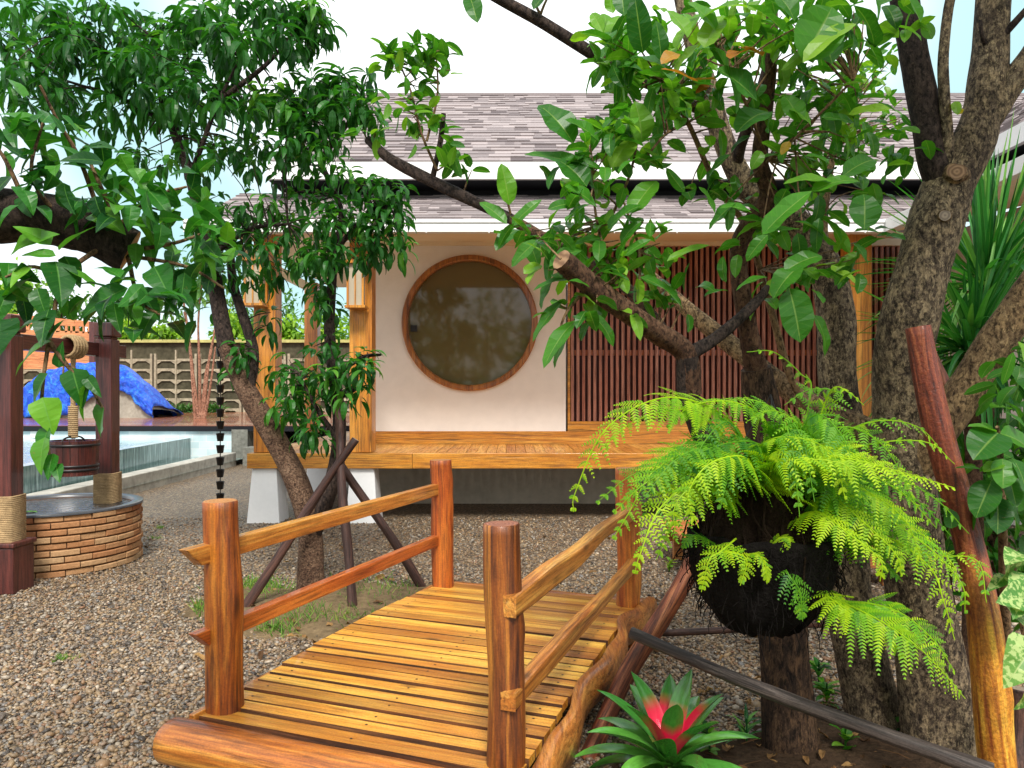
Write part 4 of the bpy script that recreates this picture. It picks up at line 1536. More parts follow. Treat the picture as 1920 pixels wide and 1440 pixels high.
tag(o_, 'crumpled bright blue tarpaulin draped over the concrete mound', 'tarpaulin')
so = o_.modifiers.new('thick', 'SOLIDIFY')
so.thickness = 0.012

# ------------------------------------------------------------------ boundary walls and fences
BD = 30.0
bw = thing('boundary_wall', 'mossy concrete block garden wall with a yellowish cap behind the pool deck', 'wall', (-9, BD, 0))
mb = MB()
addbox(mb, -24, 3, BD + 0.12, BD + 0.3, 0, 3.64)
mb.build('block_panel', M_BLOCK, bw)
mb = MB()
x_ = -23.5
while x_ < 3:
    addbox(mb, x_, x_ + 0.09, BD, BD + 0.118, 0.8, 3.2, rng.uniform())
    addbox(mb, x_ + 0.16, x_ + 0.25, BD, BD + 0.118, 0.8, 3.2, rng.uniform())
    addbox(mb, x_ + 0.99, x_ + 1.05, BD + 0.03, BD + 0.118, 0.8, 3.35, rng.uniform())
    z_ = 0.9
    while z_ < 3.3:
        for (xa, xb) in ((x_ + 0.252, x_ + 0.988), (x_ + 1.052, x_ + 1.79)):
            hh = rng.uniform(0.05, 0.11)
            addbox(mb, xa, xb, BD + 0.05 + rng.uniform(0, 0.03), BD + 0.118, z_, z_ + hh)
            # arched shoulders of each block opening
            for (c0_, sg) in ((xa, 1), (xb, -1)):
                V = [(c0_, BD + 0.06, z_), (c0_ + sg * 0.2, BD + 0.06, z_), (c0_, BD + 0.06, z_ - 0.13)]
                V += [(a, BD + 0.118, c) for (a, b, c) in V]
                mb.add(np.array(V), [(0, 1, 2), (3, 5, 4), (0, 3, 4, 1), (1, 4, 5, 2), (2, 5, 3, 0)])
        z_ += 0.40
    x_ += 1.79
mb.build('mortar_grid', M_MORTAR, bw)
mb = MB()
addbox(mb, -24.1, 3.1, BD - 0.06, BD + 0.36, 3.642, 3.76)
mb.build('wall_coping', M_CAP, bw)

FD = 25.0
wfn = thing('slatted_fence', 'bright orange board fence with a decorative slotted strip beyond the pool', 'fence', (P(100, 0, FD).x, FD, 0.845))
xa, xb = P(-60, 0, FD).x, P(168, 0, FD).x


def fz(py):
    return P(0, py, FD).z


mb = MB()
for (t0, t1, bm) in ((586, 603, 603), (606, 611, 611),):
    pass
V = [(xa, FD, fz(632)), (xb, FD, fz(640)), (xb, FD, fz(626)), (xa, FD, fz(622))]


def slab(mb, xa, xb, ya0, yb0, ya1, yb1, d=FD, th=0.05, var=0.3):
    V = [(xa, d, fz(ya0)), (xb, d, fz(yb0)), (xb, d, fz(yb1)), (xa, d, fz(ya1))]
    V += [(x, d + th, z) for (x, y, z) in V]
    mb.add(np.array(V), [(0, 1, 2, 3), (7, 6, 5, 4), (3, 2, 6, 7), (0, 4, 5, 1), (0, 3, 7, 4), (1, 5, 6, 2)], var)


slab(mb, xa, xb, 602, 613, 580, 602.5, var=0.5)
slab(mb, xa, xb, 632, 640, 615, 622, var=0.45)
x_ = xa
while x_ < xb:
    w_ = rng.uniform(0.06, 0.16)
    s_ = (x_ - xa) / (xb - xa)
    slab(mb, x_, min(x_ + w_, xb), 602 + 11 * s_ + 13, 602 + 11 * s_ + 12, 602 + 11 * s_ - 0.5, 602 + 11 * s_ + 0.5, var=0.5)
    x_ += w_ + rng.uniform(0.05, 0.2)
slab(mb, xa, xb, 673, 673, 656, 656, var=0.4)
slab(mb, xa, xb, 692, 692, 673.6, 673.6, var=0.55)
mb.build('fence_boards', W_FENCE, wfn)
for px_ in (174, 22):
    mb = MB()
    c_ = P(px_, 0, FD).x
    addbox(mb, c_ - 0.09, c_ + 0.09, FD - 0.06, FD + 0.12, 0.845, fz(604))
    mb.build('post', W_MAROON, wfn)


# ------------------------------------------------------------------ vegetation
def cluster_crown(mb, tips, outward, per, length, width, shape, droop, spread=0.9, drop=0.5, fold=0.12, rows=6, varbase=None, wave=0.0, jitter=0.05):
    """A whorl of leaves at every twig tip."""
    tips = np.asarray(tips)
    n = len(tips)
    pos = np.repeat(tips, per, 0) + rng.normal(0, jitter, (n * per, 3))
    out = np.repeat(outward, per, 0)
    d = nrm(out * 0.5 + rdir(n * per) * spread + np.array([0, 0, -drop]))
    upv = nrm(np.array([0, 0, 1.0]) + rng.normal(0, 0.35, (n * per, 3)))
    vb = rng.uniform(0, 1, n) if varbase is None else varbase
    va = np.clip(np.repeat(vb, per) * 0.6 + rng.uniform(0, 0.4, n * per), 0, 1)
    leaves(mb, pos, d, upv, rng.uniform(0.7, 1.15, n * per) * length, rng.uniform(0.8, 1.1, n * per) * width, rng.uniform(0.5, 1.3, n * per) * droop, fold, shape, va, rows, wave=wave)


def blob_points(blobs, dens=1.0):
    """Sample tip positions in ellipsoids given in photograph pixels + depth."""
    T, O = [], []
    for (px, py, rx, ry, d, dd, n) in blobs:
        k = max(1, int(n * dens))
        v = rdir(k) * (rng.uniform(0, 1, k) ** 0.45)[:, None]
        dep = d + v[:, 1] * dd
        X_ = (px + v[:, 0] * rx - 960) / FPX * dep
        Z_ = CAMZ - (py - v[:, 2] * ry - HY) / FPX * dep
        T.append(np.stack([X_, dep, Z_], 1))
        O.append(v)
    return np.concatenate(T), np.concatenate(O)


def twigs(mb, tips, anchors, r=0.006, sag=0.1, mi=0):
    """Thin twigs from the nearest anchor point to each tip."""
    anchors = np.asarray(anchors)
    for t_ in tips:
        dd = np.linalg.norm(anchors - t_, axis=1)
        a_ = anchors[np.argmin(dd)]
        mid = (a_ + t_) / 2 + np.array([0, 0, sag * dd.min() * 0.6]) + rng.normal(0, 0.03, 3) * dd.min()
        tube(mb, spline([a_, mid, t_], 5), [r * 1.5, r * 0.6], 4, mi=mi, cap=False)


def PP(lst):
    return [P(*p) for p in lst]


# --- garden tree with two stems (left of centre)
tA = thing('garden_tree', 'staked tree with a leaning double trunk and dense dark drooping leaves', 'tree', P(583, 1125, 5.75))
mb = MB()
stemA = PP([(583, 1130, 5.75), (582, 1060, 5.75), (580, 990, 5.75), (560, 910, 5.75), (520, 830, 5.75), (460, 730, 5.75), (425, 650, 5.8), (408, 560, 5.8), (395, 480, 5.8), (372, 390, 5.8), (357, 330, 5.8), (325, 240, 5.85), (300, 170, 5.9), (285, 70, 6.0)])
limb(mb, stemA[:7], [0.115, 0.10, 0.092, 0.09, 0.085, 0.075, 0.067], 34, sides=14, lump=0.07)
mb.build('trunk', B_LEFT, tA, smooth=True)
mb = MB()
limb(mb, stemA[6:], [0.068, 0.06, 0.052, 0.046, 0.042, 0.038, 0.028, 0.016], 36, sides=12, lump=0.07)
mb.build('limb', B_DARK, tA, smooth=True)
mb = MB()
stemB = PP([(585, 1010, 5.75), (608, 950, 5.72), (630, 870, 5.7), (636, 790, 5.7), (626, 700, 5.7), (618, 620, 5.7), (622, 540, 5.7), (628, 470, 5.75), (640, 400, 5.8), (600, 300, 5.9), (575, 220, 5.9)])
limb(mb, stemB, [0.06, 0.062, 0.055, 0.05, 0.042, 0.034, 0.028, 0.022, 0.016], 50, sides=10, lump=0.06)
mb.build('limb', B_DARK, tA, smooth=True)
side_limbs = [
    [(357, 330, 5.8), (385, 255, 5.75), (410, 190, 5.7), (450, 110, 5.7)],
    [(640, 740, 5.7), (652, 735, 5.65), (664, 728, 5.6)],
    [(466, 735, 5.75), (475, 660, 5.8), (455, 590, 5.9), (437, 530, 5.95), (430, 450, 6.0)],
    [(300, 170, 5.9), (220, 110, 5.8), (130, 60, 5.7)],
    [(325, 240, 5.85), (240, 190, 5.9), (120, 150, 6.0)],
    [(410, 190, 5.7), (500, 120, 5.7), (560, 50, 5.8)],
    [(600, 300, 5.9), (660, 220, 5.8), (680, 170, 5.8)],
    [(628, 470, 5.75), (690, 400, 5.7), (730, 380, 5.6)],
    [(395, 480, 5.8), (470, 430, 5.6), (540, 420, 5.5)],
    [(632, 700, 5.7), (680, 670, 5.6), (715, 665, 5.6)],
    [(630, 820, 5.7), (590, 760, 5.6), (560, 700, 5.6)],
]
anch = list(spline(stemA[4:], 30)) + list(spline(stemB[2:], 30))
for k, sl in enumerate(side_limbs):
    c = PP(sl)
    mb = MB()
    limb(mb, c, [0.03, 0.026] if k == 1 else [0.046, 0.04, 0.03] if k == 2 else [0.024, 0.009], 16, sides=10, lump=0.05)
    mb.build('limb', B_DARK, tA, smooth=True)
    anch += list(spline(c, 12))
blA = [(60, 40, 90, 60, 5.6, .7, 22), (160, 60, 110, 80, 5.7, .8, 30), (290, 60, 110, 80, 5.8, .8, 32), (420, 50, 110, 70, 5.8, .8, 32), (540, 40, 85, 80, 5.8, .7, 26), (590, 20, 30, 60, 5.8, .3, 8),
       (50, 150, 80, 70, 5.6, .6, 20), (130, 160, 60, 50, 5.9, .5, 10), (270, 170, 110, 80, 5.8, .8, 28), (390, 170, 110, 80, 5.8, .8, 28), (500, 180, 100, 80, 5.8, .7, 28), (590, 180, 70, 70, 5.7, .5, 20),
       (655, 160, 50, 55, 5.6, .3, 13), (680, 200, 45, 40, 5.6, .3, 9), (300, 280, 80, 50, 5.8, .6, 13), (420, 270, 100, 60, 5.8, .7, 20), (530, 280, 90, 60, 5.8, .6, 20), (610, 270, 60, 60, 5.7, .4, 14),
       (690, 350, 70, 38, 5.5, .35, 18), (730, 400, 50, 50, 5.5, .3, 16), (650, 410, 70, 60, 5.6, .4, 20), (570, 380, 70, 60, 5.7, .5, 18), (480, 390, 80, 60, 5.7, .5, 18), (400, 440, 60, 60, 5.7, .4, 12),
       (520, 460, 80, 45, 5.6, .4, 18), (610, 470, 60, 40, 5.6, .4, 13), (720, 460, 45, 40, 5.5, .3, 12), (470, 500, 60, 30, 5.7, .3, 9), (600, 560, 35, 45, 5.7, .25, 8), (600, 640, 40, 35, 5.65, .25, 8),
       (560, 690, 50, 40, 5.6, .3, 11), (680, 680, 45, 28, 5.55, .25, 9), (540, 740, 40, 40, 5.6, .25, 9), (610, 730, 50, 50, 5.6, .25, 11), (455, 680, 32, 38, 5.75, .2, 7), (585, 800, 34, 28, 5.55, .2, 6), (660, 740, 25, 30, 5.55, .2, 3),
       (490, 590, 25, 40, 6.0, .2, 3), (380, 560, 40, 30, 5.8, .2, 3)]
tips, outw = blob_points(blA)
mb = MB()


def hanging_crown(mb, tips, per, length, width, tone=None):
    n = len(tips)
    az = rng.uniform(0, 6.28, (n, 1)) + np.arange(per)[None] * (2 * np.pi / per) + rng.normal(0, 0.3, (n, per))
    ring_ = (np.arange(per) % 3) / 2.0
    el = R(12) - R(62) * ring_[None] + rng.normal(0, 0.24, (n, per))
    az, el = az.ravel(), el.ravel()
    d = np.stack([np.cos(az) * np.cos(el), np.sin(az) * np.cos(el), np.sin(el)], 1)
    u = np.stack([-np.cos(az) * np.sin(el), -np.sin(az) * np.sin(el), np.cos(el)], 1) + rng.normal(0, 0.22, (n * per, 3))
    zo = np.stack([np.zeros(n * per), np.zeros(n * per), -np.tile(ring_, n) * 0.05 + rng.normal(0, 0.012, n * per)], 1)
    pos = np.repeat(tips, per, 0) + d * 0.03 + zo
    tn = rng.beta(1.6, 2.2, n) if tone is None else tone
    va = np.clip(np.repeat(tn, per) * 0.75 + (1 - np.tile(ring_, n)) * 0.14 + rng.normal(0, 0.08, n * per), 0, 1)
    leaves(mb, pos, d, u, rng.uniform(0.7, 1.15, n * per) * length, rng.uniform(0.85, 1.15, n * per) * width, rng.uniform(0.9, 1.7, n * per), 0.16, 'lance', va, 7, wave=0.04)


keep_ = rng.uniform(0, 1, len(tips)) < 0.68
tips = tips[keep_]
half = len(tips) // 2
hanging_crown(mb, tips[:half], 12, 0.19, 0.048)
hanging_crown(mb, tips[half:], 10, 0.15, 0.042)
twigs(mb, tips, anch, 0.0045, mi=1)
mb.build('crown', [F_DARK, B_DARK], tA)

for (a_, b_, r_, lab) in (((448, 1095, 5.35), (668, 824, 5.5), 0.036, 'dark support stake slanting up to the right against the garden tree'),
                          ((664, 1150, 5.3), (634, 745, 5.62), 0.034, 'near upright dark support stake in front of the garden tree'),
                          ((796, 1102, 5.95), (640, 868, 5.75), 0.036, 'dark support stake slanting up to the left behind the bridge rails')):
    p0, p1 = P(*a_), P(*b_)
    p0.z = -0.02
    s = log('support_stake', p0, p1, r_, r_ * 0.85, W_STAKE, E_GREY, None, wob=0.09, bend=0.02, seed=int(a_[0]), rings=30, knob=10)
    tag(s, lab, 'stake', 'stakes propping up the garden trees')

# --- near tree on the left whose limb reaches into the picture
tL = thing('overhanging_tree', 'near tree reaching in with a thick dark limb and heart-shaped leaves', 'tree', (-2.35, 1.5, 0))
mb = MB()
trL = [Vector((-2.35, 1.5, -0.02)), Vector((-2.33, 1.5, 0.8)), Vector((-2.25, 1.55, 1.6)), Vector((-2.0, 1.62, 2.02))]
limb(mb, trL, [0.16, 0.13, 0.11, 0.085], 24, sides=12, lump=0.07)
mb.build('trunk', B_DARK, tL, smooth=True)
mb = MB()
lmL = [Vector((-2.0, 1.62, 2.02)), P(-250, 330, 1.68), P(-60, 395, 1.72), P(60, 405, 1.76), P(160, 430, 1.8), P(245, 470, 1.84)]
limb(mb, lmL, [0.085, 0.08, 0.068, 0.06, 0.055, 0.053], 40, sides=14, lump=0.1, capmi=1)
mb.build('limb', [B_DARK, E_STUB], tL, smooth=True)
anch = list(spline(lmL[2:], 24))
mb = MB()
shoots = [[(200, 440, 1.8), (150, 300, 1.75), (110, 230, 1.7), (75, 160, 1.65)], [(120, 420, 1.75), (60, 330, 1.7), (80, 230, 1.7)], [(245, 470, 1.84), (330, 455, 1.8), (400, 430, 1.8)],
          [(230, 440, 1.8), (180, 330, 1.75), (157, 275, 1.75)], [(200, 440, 1.8), (290, 370, 1.8), (350, 350, 1.8)], [(180, 470, 1.78), (120, 520, 1.7), (92, 640, 1.66), (78, 760, 1.64), (95, 860, 1.62)],
          [(120, 520, 1.7), (60, 500, 1.68), (10, 520, 1.66)], [(92, 640, 1.66), (130, 690, 1.66), (165, 720, 1.68), (195, 770, 1.7)], [(240, 480, 1.82), (260, 560, 1.75), (300, 590, 1.75)], [(60, 410, 1.74), (10, 300, 1.7), (-30, 250, 1.7)],
          [(245, 480, 1.84), (350, 500, 1.8), (420, 540, 1.8)]]
for s in shoots:
    c = spline(PP(s), 12)
    mb = MB()
    tube(mb, c, [0.006, 0.0028], 6)
    anch += list(c)
    mb.build('twig', B_TWIG, tL, smooth=True)
# hand-placed leaves: base px, tip px, depth, width ratio, tone
heroL = [(60, 520, 0, 590, 1.66, .5, .2), (25, 470, 110, 440, 1.68, .45, .75), (95, 460, 25, 425, 1.66, .5, .85), (105, 480, 40, 480, 1.65, .4, .7), (110, 470, 180, 425, 1.66, .35, .6), (105, 490, 115, 575, 1.66, .55, .25), (120, 480, 150, 540, 1.66, .5, .25),
         (70, 540, 90, 600, 1.66, .5, .3), (55, 500, 20, 540, 1.66, .4, .9), (92, 580, 78, 650, 1.65, .45, .15), (95, 640, 30, 705, 1.64, .3, .55), (88, 640, 120, 600, 1.65, .4, .3), (90, 700, 66, 765, 1.63, .55, .35), (80, 745, 100, 815, 1.62, .65, .9), (92, 800, 80, 860, 1.62, .6, .5),
         (84, 820, 78, 890, 1.61, .55, .9), (100, 850, 90, 900, 1.61, .5, .5), (105, 870, 112, 905, 1.61, .5, .35), (135, 690, 155, 765, 1.66, .55, .25), (165, 715, 158, 790, 1.67, .6, .8), (160, 705, 190, 745, 1.67, .4, .2), (195, 765, 190, 820, 1.69, .6, .7), (110, 690, 118, 640, 1.66, .4, .3),
         (0, 600, 0, 665, 1.64, 1.1, .2), (35, 620, 90, 595, 1.66, .35, .2), (175, 400, 235, 440, 1.76, .5, .8), (215, 340, 270, 390, 1.76, .4, .9), (235, 420, 320, 440, 1.78, .4, .7), (300, 420, 345, 385, 1.76, .45, .9), (270, 350, 320, 410, 1.78, .5, .45),
         (330, 455, 285, 425, 1.78, .35, .5), (290, 500, 320, 560, 1.75, .55, .3), (240, 540, 150, 600, 1.72, .45, .25), (250, 555, 340, 560, 1.74, .45, .15), (215, 540, 260, 490, 1.74, .45, .3), (230, 560, 260, 610, 1.73, .5, .6), (340, 540, 310, 600, 1.76, .5, .3),
         (160, 300, 100, 270, 1.72, .3, .4), (120, 250, 90, 210, 1.7, .35, .3), (115, 215, 155, 260, 1.72, .4, .5), (70, 230, 0, 215, 1.68, .35, .6), (70, 225, 20, 250, 1.68, .35, .4), (90, 310, 30, 330, 1.7, .35, .05), (60, 330, 110, 300, 1.7, .35, .05), (50, 300, 0, 270, 1.7, .4, .05), (40, 350, 90, 345, 1.7, .35, .05), (20, 330, -20, 380, 1.7, .4, .05)]


def hero(mb, lst, shape, droop=0.5, face=0.55, fold=0.12, rows=9, wave=0.08):
    for (bx, by, tx, ty, d, w, v) in lst:
        a, b = P(bx, by, d), P(tx, ty, d * rng.uniform(0.97, 1.03))
        dirv = b - a
        Ln = dirv.length
        # normal tilted towards the viewer so that the blade shows its face, and upwards to the light
        upv = Vector((rng.normal(0, 0.25), -face + rng.normal(0, 0.2), 0.75))
        dn = dirv.normalized()
        side = dn.cross(upv).normalized()
        un = side.cross(dn)
        k = droop * rng.uniform(0.5, 1.2)
        d2 = dn * math.cos(k / 2) + un * math.sin(k / 2)
        leaves(mb, [tuple(a)], [tuple(d2)], [tuple(un)], Ln * 1.03, Ln * w * 1.15, k, fold, shape, np.array([min(1, max(0, v + rng.normal(0, 0.06)))]), rows, wave=wave)


mb = MB()
hero(mb, heroL, 'heart')
blL = [(90, 330, 90, 60, 1.72, .15, 12), (200, 350, 70, 60, 1.78, .15, 9), (280, 400, 70, 60, 1.8, .15, 8), (340, 430, 60, 50, 1.82, .15, 5), (370, 390, 50, 50, 1.85, .15, 4), (230, 560, 90, 35, 1.75, .12, 9), (330, 540, 60, 50, 1.8, .12, 8), (60, 260, 70, 60, 1.72, .15, 8), (30, 540, 40, 60, 1.66, .1, 5), (400, 470, 50, 50, 1.85, .1, 3)]
tips, outw = blob_points(blL)
cluster_crown(mb, tips, outw, 3, 0.084, 0.04, 'heart', 0.8, 0.9, 0.25, 0.14, 8, varbase=rng.uniform(0, 1, len(tips)) ** 1.6 - 0.2, jitter=0.03, wave=0.12)
mb.build('crown', F_NEAR, tL)

# --- right-hand trees
def tree_part(parent, ctrl, radii, n, mat, name='limb', sides=12, lump=0.08, capm=None):
    mb = MB()
    c = PP(ctrl)
    if ctrl[-1][1] < 0 and len(ctrl) > 3:
        dv_ = (c[-1] - c[-2]).normalized()
        c = c + [c[-1] + dv_ * 0.45 + Vector((0.05, -0.05, 0.0)), c[-1] + dv_ * 0.95 + Vector((0.0, -0.18, 0.05))]
        radii = list(radii) + [radii[-1] * 0.7, radii[-1] * 0.25]
    limb(mb, c, radii, n, sides=sides, lump=lump, capmi=1 if capm else None, seed=int(ctrl[0][0] * 7 + ctrl[-1][1]))
    mb.build(name, [mat, capm] if capm else mat, parent, smooth=True)
    return list(spline(c, 16))


t1 = thing('sawn_limb_tree', 'dark trunked tree behind the hanging fern with a sawn-off limb', 'tree', P(1482, 1410, 3.28), 'lichened trees right of the bridge')
an1 = []
tree_part(t1, [(1482, 1425, 3.28), (1472, 1250, 3.28), (1462, 1100, 3.26), (1448, 960, 3.25), (1440, 860, 3.2), (1428, 760, 3.18), (1418, 690, 3.15)], [0.125, 0.105, 0.10, 0.10, 0.095, 0.08, 0.065], 40, B_BASE, 'trunk', 16, 0.1)
an1 += tree_part(t1, [(1430, 930, 3.2), (1340, 850, 3.0), (1296, 760, 2.9), (1288, 668, 2.85)], [0.045, 0.045, 0.042, 0.04], 20, B_DARK)
an1 += tree_part(t1, [(1296, 740, 2.88), (1284, 662, 2.85), (1230, 622, 2.8), (1140, 560, 2.7), (1085, 515, 2.64), (1052, 486, 2.58)], [0.04, 0.042, 0.041, 0.042, 0.04, 0.037], 30, B_BRANCH, capm=E_TAN)
an1 += tree_part(t1, [(1286, 668, 2.85), (1340, 635, 2.9), (1400, 585, 2.98), (1440, 540, 3.05)], [0.028, 0.025, 0.022, 0.016], 16, B_DARK)
an1 += tree_part(t1, [(1420, 700, 3.15), (1400, 600, 3.1), (1385, 500, 3.1), (1392, 440, 3.05), (1440, 370, 3.0), (1425, 300, 2.95), (1437, 200, 2.9), (1446, 100, 2.85), (1450, -60, 2.8)], [0.05, 0.04, 0.035, 0.035, 0.036, 0.03, 0.027, 0.025, 0.022], 50, B_BRANCH)
an1 += tree_part(t1, [(690, 262, 3.7), (735, 300, 3.65), (820, 345, 3.6), (890, 378, 3.55), (960, 412, 3.5)], [0.022, 0.026, 0.028, 0.028, 0.026], 22, B_DARK)
an1 += tree_part(t1, [(960, 412, 3.5), (1060, 470, 3.4), (1180, 545, 3.25), (1290, 680, 2.95)], [0.026, 0.025, 0.024, 0.024], 22, B_BRANCH, lump=0.04)
an1 += tree_part(t1, [(812, 330, 3.6), (825, 270, 3.58), (832, 213, 3.56)], [0.014, 0.013, 0.012], 8, B_DARK)
for tw in ([(1140, 420, 2.9), (1180, 330, 2.8), (1200, 240, 2.75)], [(1150, 530, 2.75), (1120, 420, 2.8), (1110, 330, 2.75)], [(1190, 600, 2.75), (1200, 480, 2.8), (1170, 380, 2.8)], [(1100, 540, 2.7), (1060, 590, 2.7), (1045, 640, 2.72)],
           [(820, 320, 3.58), (790, 250, 3.55), (770, 170, 3.55), (745, 110, 3.55)], [(800, 265, 3.56), (820, 180, 3.55), (818, 100, 3.55)], [(960, 412, 3.5), (950, 370, 3.45), (942, 330, 3.4)]):
    an1 += tree_part(t1, tw, [0.007, 0.004], 10, B_TWIG, 'twig', 6, 0.03)
# sawn disc of a removed limb
lg = log('sawn_stub', P(1510, 838, 3.15), P(1508, 836, 2.98), 0.06, 0.058, B_BRANCH, E_STUB, t1, rings=4)

t2 = thing('curving_trunk_tree', 'lichened middle tree whose trunk curves up and away to the left', 'tree', P(1645, 1385, 3.4), 'lichened trees right of the bridge')
an2_ = []
tree_part(t2, [(1648, 1395, 3.4), (1622, 1260, 3.42), (1592, 1120, 3.44), (1588, 1000, 3.46), (1590, 900, 3.5), (1580, 800, 3.5), (1568, 700, 3.5), (1568, 600, 3.5), (1555, 520, 3.5), (1525, 455, 3.5), (1480, 410, 3.5), (1420, 370, 3.5)], [0.125, 0.105, 0.10, 0.10, 0.10, 0.096, 0.092, 0.088, 0.08, 0.07, 0.065, 0.06], 60, B_RIGHT, 'trunk', 16, 0.1)
an2_ += tree_part(t2, [(1440, 385, 3.5), (1395, 345, 3.5), (1355, 260, 3.48), (1330, 170, 3.45), (1300, 80, 3.4), (1270, -60, 3.35)], [0.06, 0.055, 0.048, 0.045, 0.042, 0.038], 30, B_RIGHT)
an2_ += tree_part(t2, [(1380, 320, 3.5), (1390, 270, 3.4), (1410, 220, 3.3), (1435, 130, 3.2)], [0.026, 0.024, 0.022, 0.016], 14, B_DARK)
an2_ += tree_part(t2, [(1345, 220, 3.47), (1240, 165, 3.3), (1180, 140, 3.2), (1110, 100, 3.1), (1010, 38, 3.05), (900, -25, 3.0)], [0.03, 0.028, 0.027, 0.026, 0.024, 0.022], 30, B_DARK, lump=0.05)
an2_ += tree_part(t2, [(1555, 540, 3.5), (1540, 440, 3.5), (1550, 340, 3.5), (1570, 250, 3.5)], [0.04, 0.03, 0.025, 0.016], 16, B_TAN)
an2_ += tree_part(t2, [(1525, 790, 3.4), (1480, 700, 3.35), (1440, 560, 3.3), (1400, 430, 3.2), (1340, 340, 3.1), (1290, 230, 3.0), (1240, 150, 2.9)], [0.02, 0.017, 0.015, 0.013, 0.012, 0.01, 0.007], 34, B_TWIG, 'limb', 8, 0.03)
for tw in ([(1020, 42, 3.05), (1005, 10, 3.05), (995, -20, 3.05)], [(1010, 38, 3.05), (1020, 10, 3.05), (1035, -20, 3.05)], [(1440, 300, 2.95), (1380, 150, 2.6), (1340, 80, 2.5)], [(1430, 310, 2.95), (1520, 230, 2.7), (1600, 150, 2.6)], [(1290, 230, 3.0), (1250, 250, 2.8), (1215, 290, 2.7)]):
    an2_ += tree_part(t2, tw, [0.007, 0.004], 10, B_TWIG, 'twig', 6, 0.03)

t3 = thing('forked_tree', 'thick lichened tree on the right forking into bare upright limbs', 'tree', P(1765, 1425, 3.2), 'lichened trees right of the bridge')
an3_ = []
tree_part(t3, [(1770, 1440, 3.2), (1745, 1260, 3.18), (1718, 1100, 3.15), (1700, 950, 3.12), (1690, 820, 3.1), (1688, 700, 3.05), (1705, 590, 3.0), (1735, 480, 3.0), (1758, 410, 3.0), (1785, 335, 3.0)], [0.15, 0.13, 0.125, 0.12, 0.112, 0.11, 0.112, 0.105, 0.098, 0.092], 60, B_RIGHT, 'trunk', 18, 0.1)
an3_ += tree_part(t3, [(1775, 360, 3.0), (1748, 290, 3.0), (1733, 200, 3.0), (1712, 90, 2.98), (1690, -60, 2.95)], [0.065, 0.06, 0.058, 0.054, 0.05], 30, B_DARK, lump=0.06)
an3_ += tree_part(t3, [(1778, 350, 2.97), (1776, 250, 2.95), (1770, 170, 2.93), (1770, 90, 2.92), (1790, -40, 2.9)], [0.026, 0.022, 0.021, 0.019, 0.017], 24, B_RIGHT, lump=0.05)
an3_ += tree_part(t3, [(1790, 345, 3.0), (1825, 265, 3.0), (1845, 190, 3.0), (1858, 100, 3.0), (1870, -60, 3.0)], [0.085, 0.08, 0.07, 0.066, 0.06], 30, B_RIGHT)
an3_ += tree_part(t3, [(1835, 250, 3.0), (1880, 180, 2.98), (1930, 110, 2.95), (1990, 20, 2.9)], [0.06, 0.05, 0.046, 0.04], 20, B_RIGHT)
an3_ += tree_part(t3, [(1700, 905, 3.1), (1750, 815, 3.0), (1810, 730, 2.95), (1870, 640, 2.9), (1925, 560, 2.85), (2020, 430, 2.8)], [0.075, 0.078, 0.074, 0.07, 0.066, 0.06], 34, B_TAN)
an3_ += tree_part(t3, [(1690, 850, 3.15), (1620, 810, 3.3), (1550, 775, 3.4), (1470, 722, 3.55), (1390, 662, 3.65), (1310, 598, 3.75), (1205, 505, 3.85)], [0.075, 0.068, 0.062, 0.05, 0.045, 0.04, 0.03], 40, B_TAN)
an3_ += tree_part(t3, [(1852, 92, 3.0), (1885, 62, 2.95), (1940, 0, 2.9)], [0.016, 0.014, 0.012], 10, B_DARK)
an3_ += tree_part(t3, [(1855, 100, 3.0), (1842, 70, 2.95), (1838, 38, 2.95)], [0.01, 0.008, 0.006], 8, B_DARK)
log('sawn_stub', P(1790, 338, 3.0), P(1794, 322, 2.89), 0.055, 0.036, B_TAN, E_TAN, t3, rings=5, wob=0.16, knob=6)
log('sawn_stub', P(1768, 408, 2.95), P(1772, 404, 2.88), 0.03, 0.022, B_TAN, E_GREY, t3, rings=3)

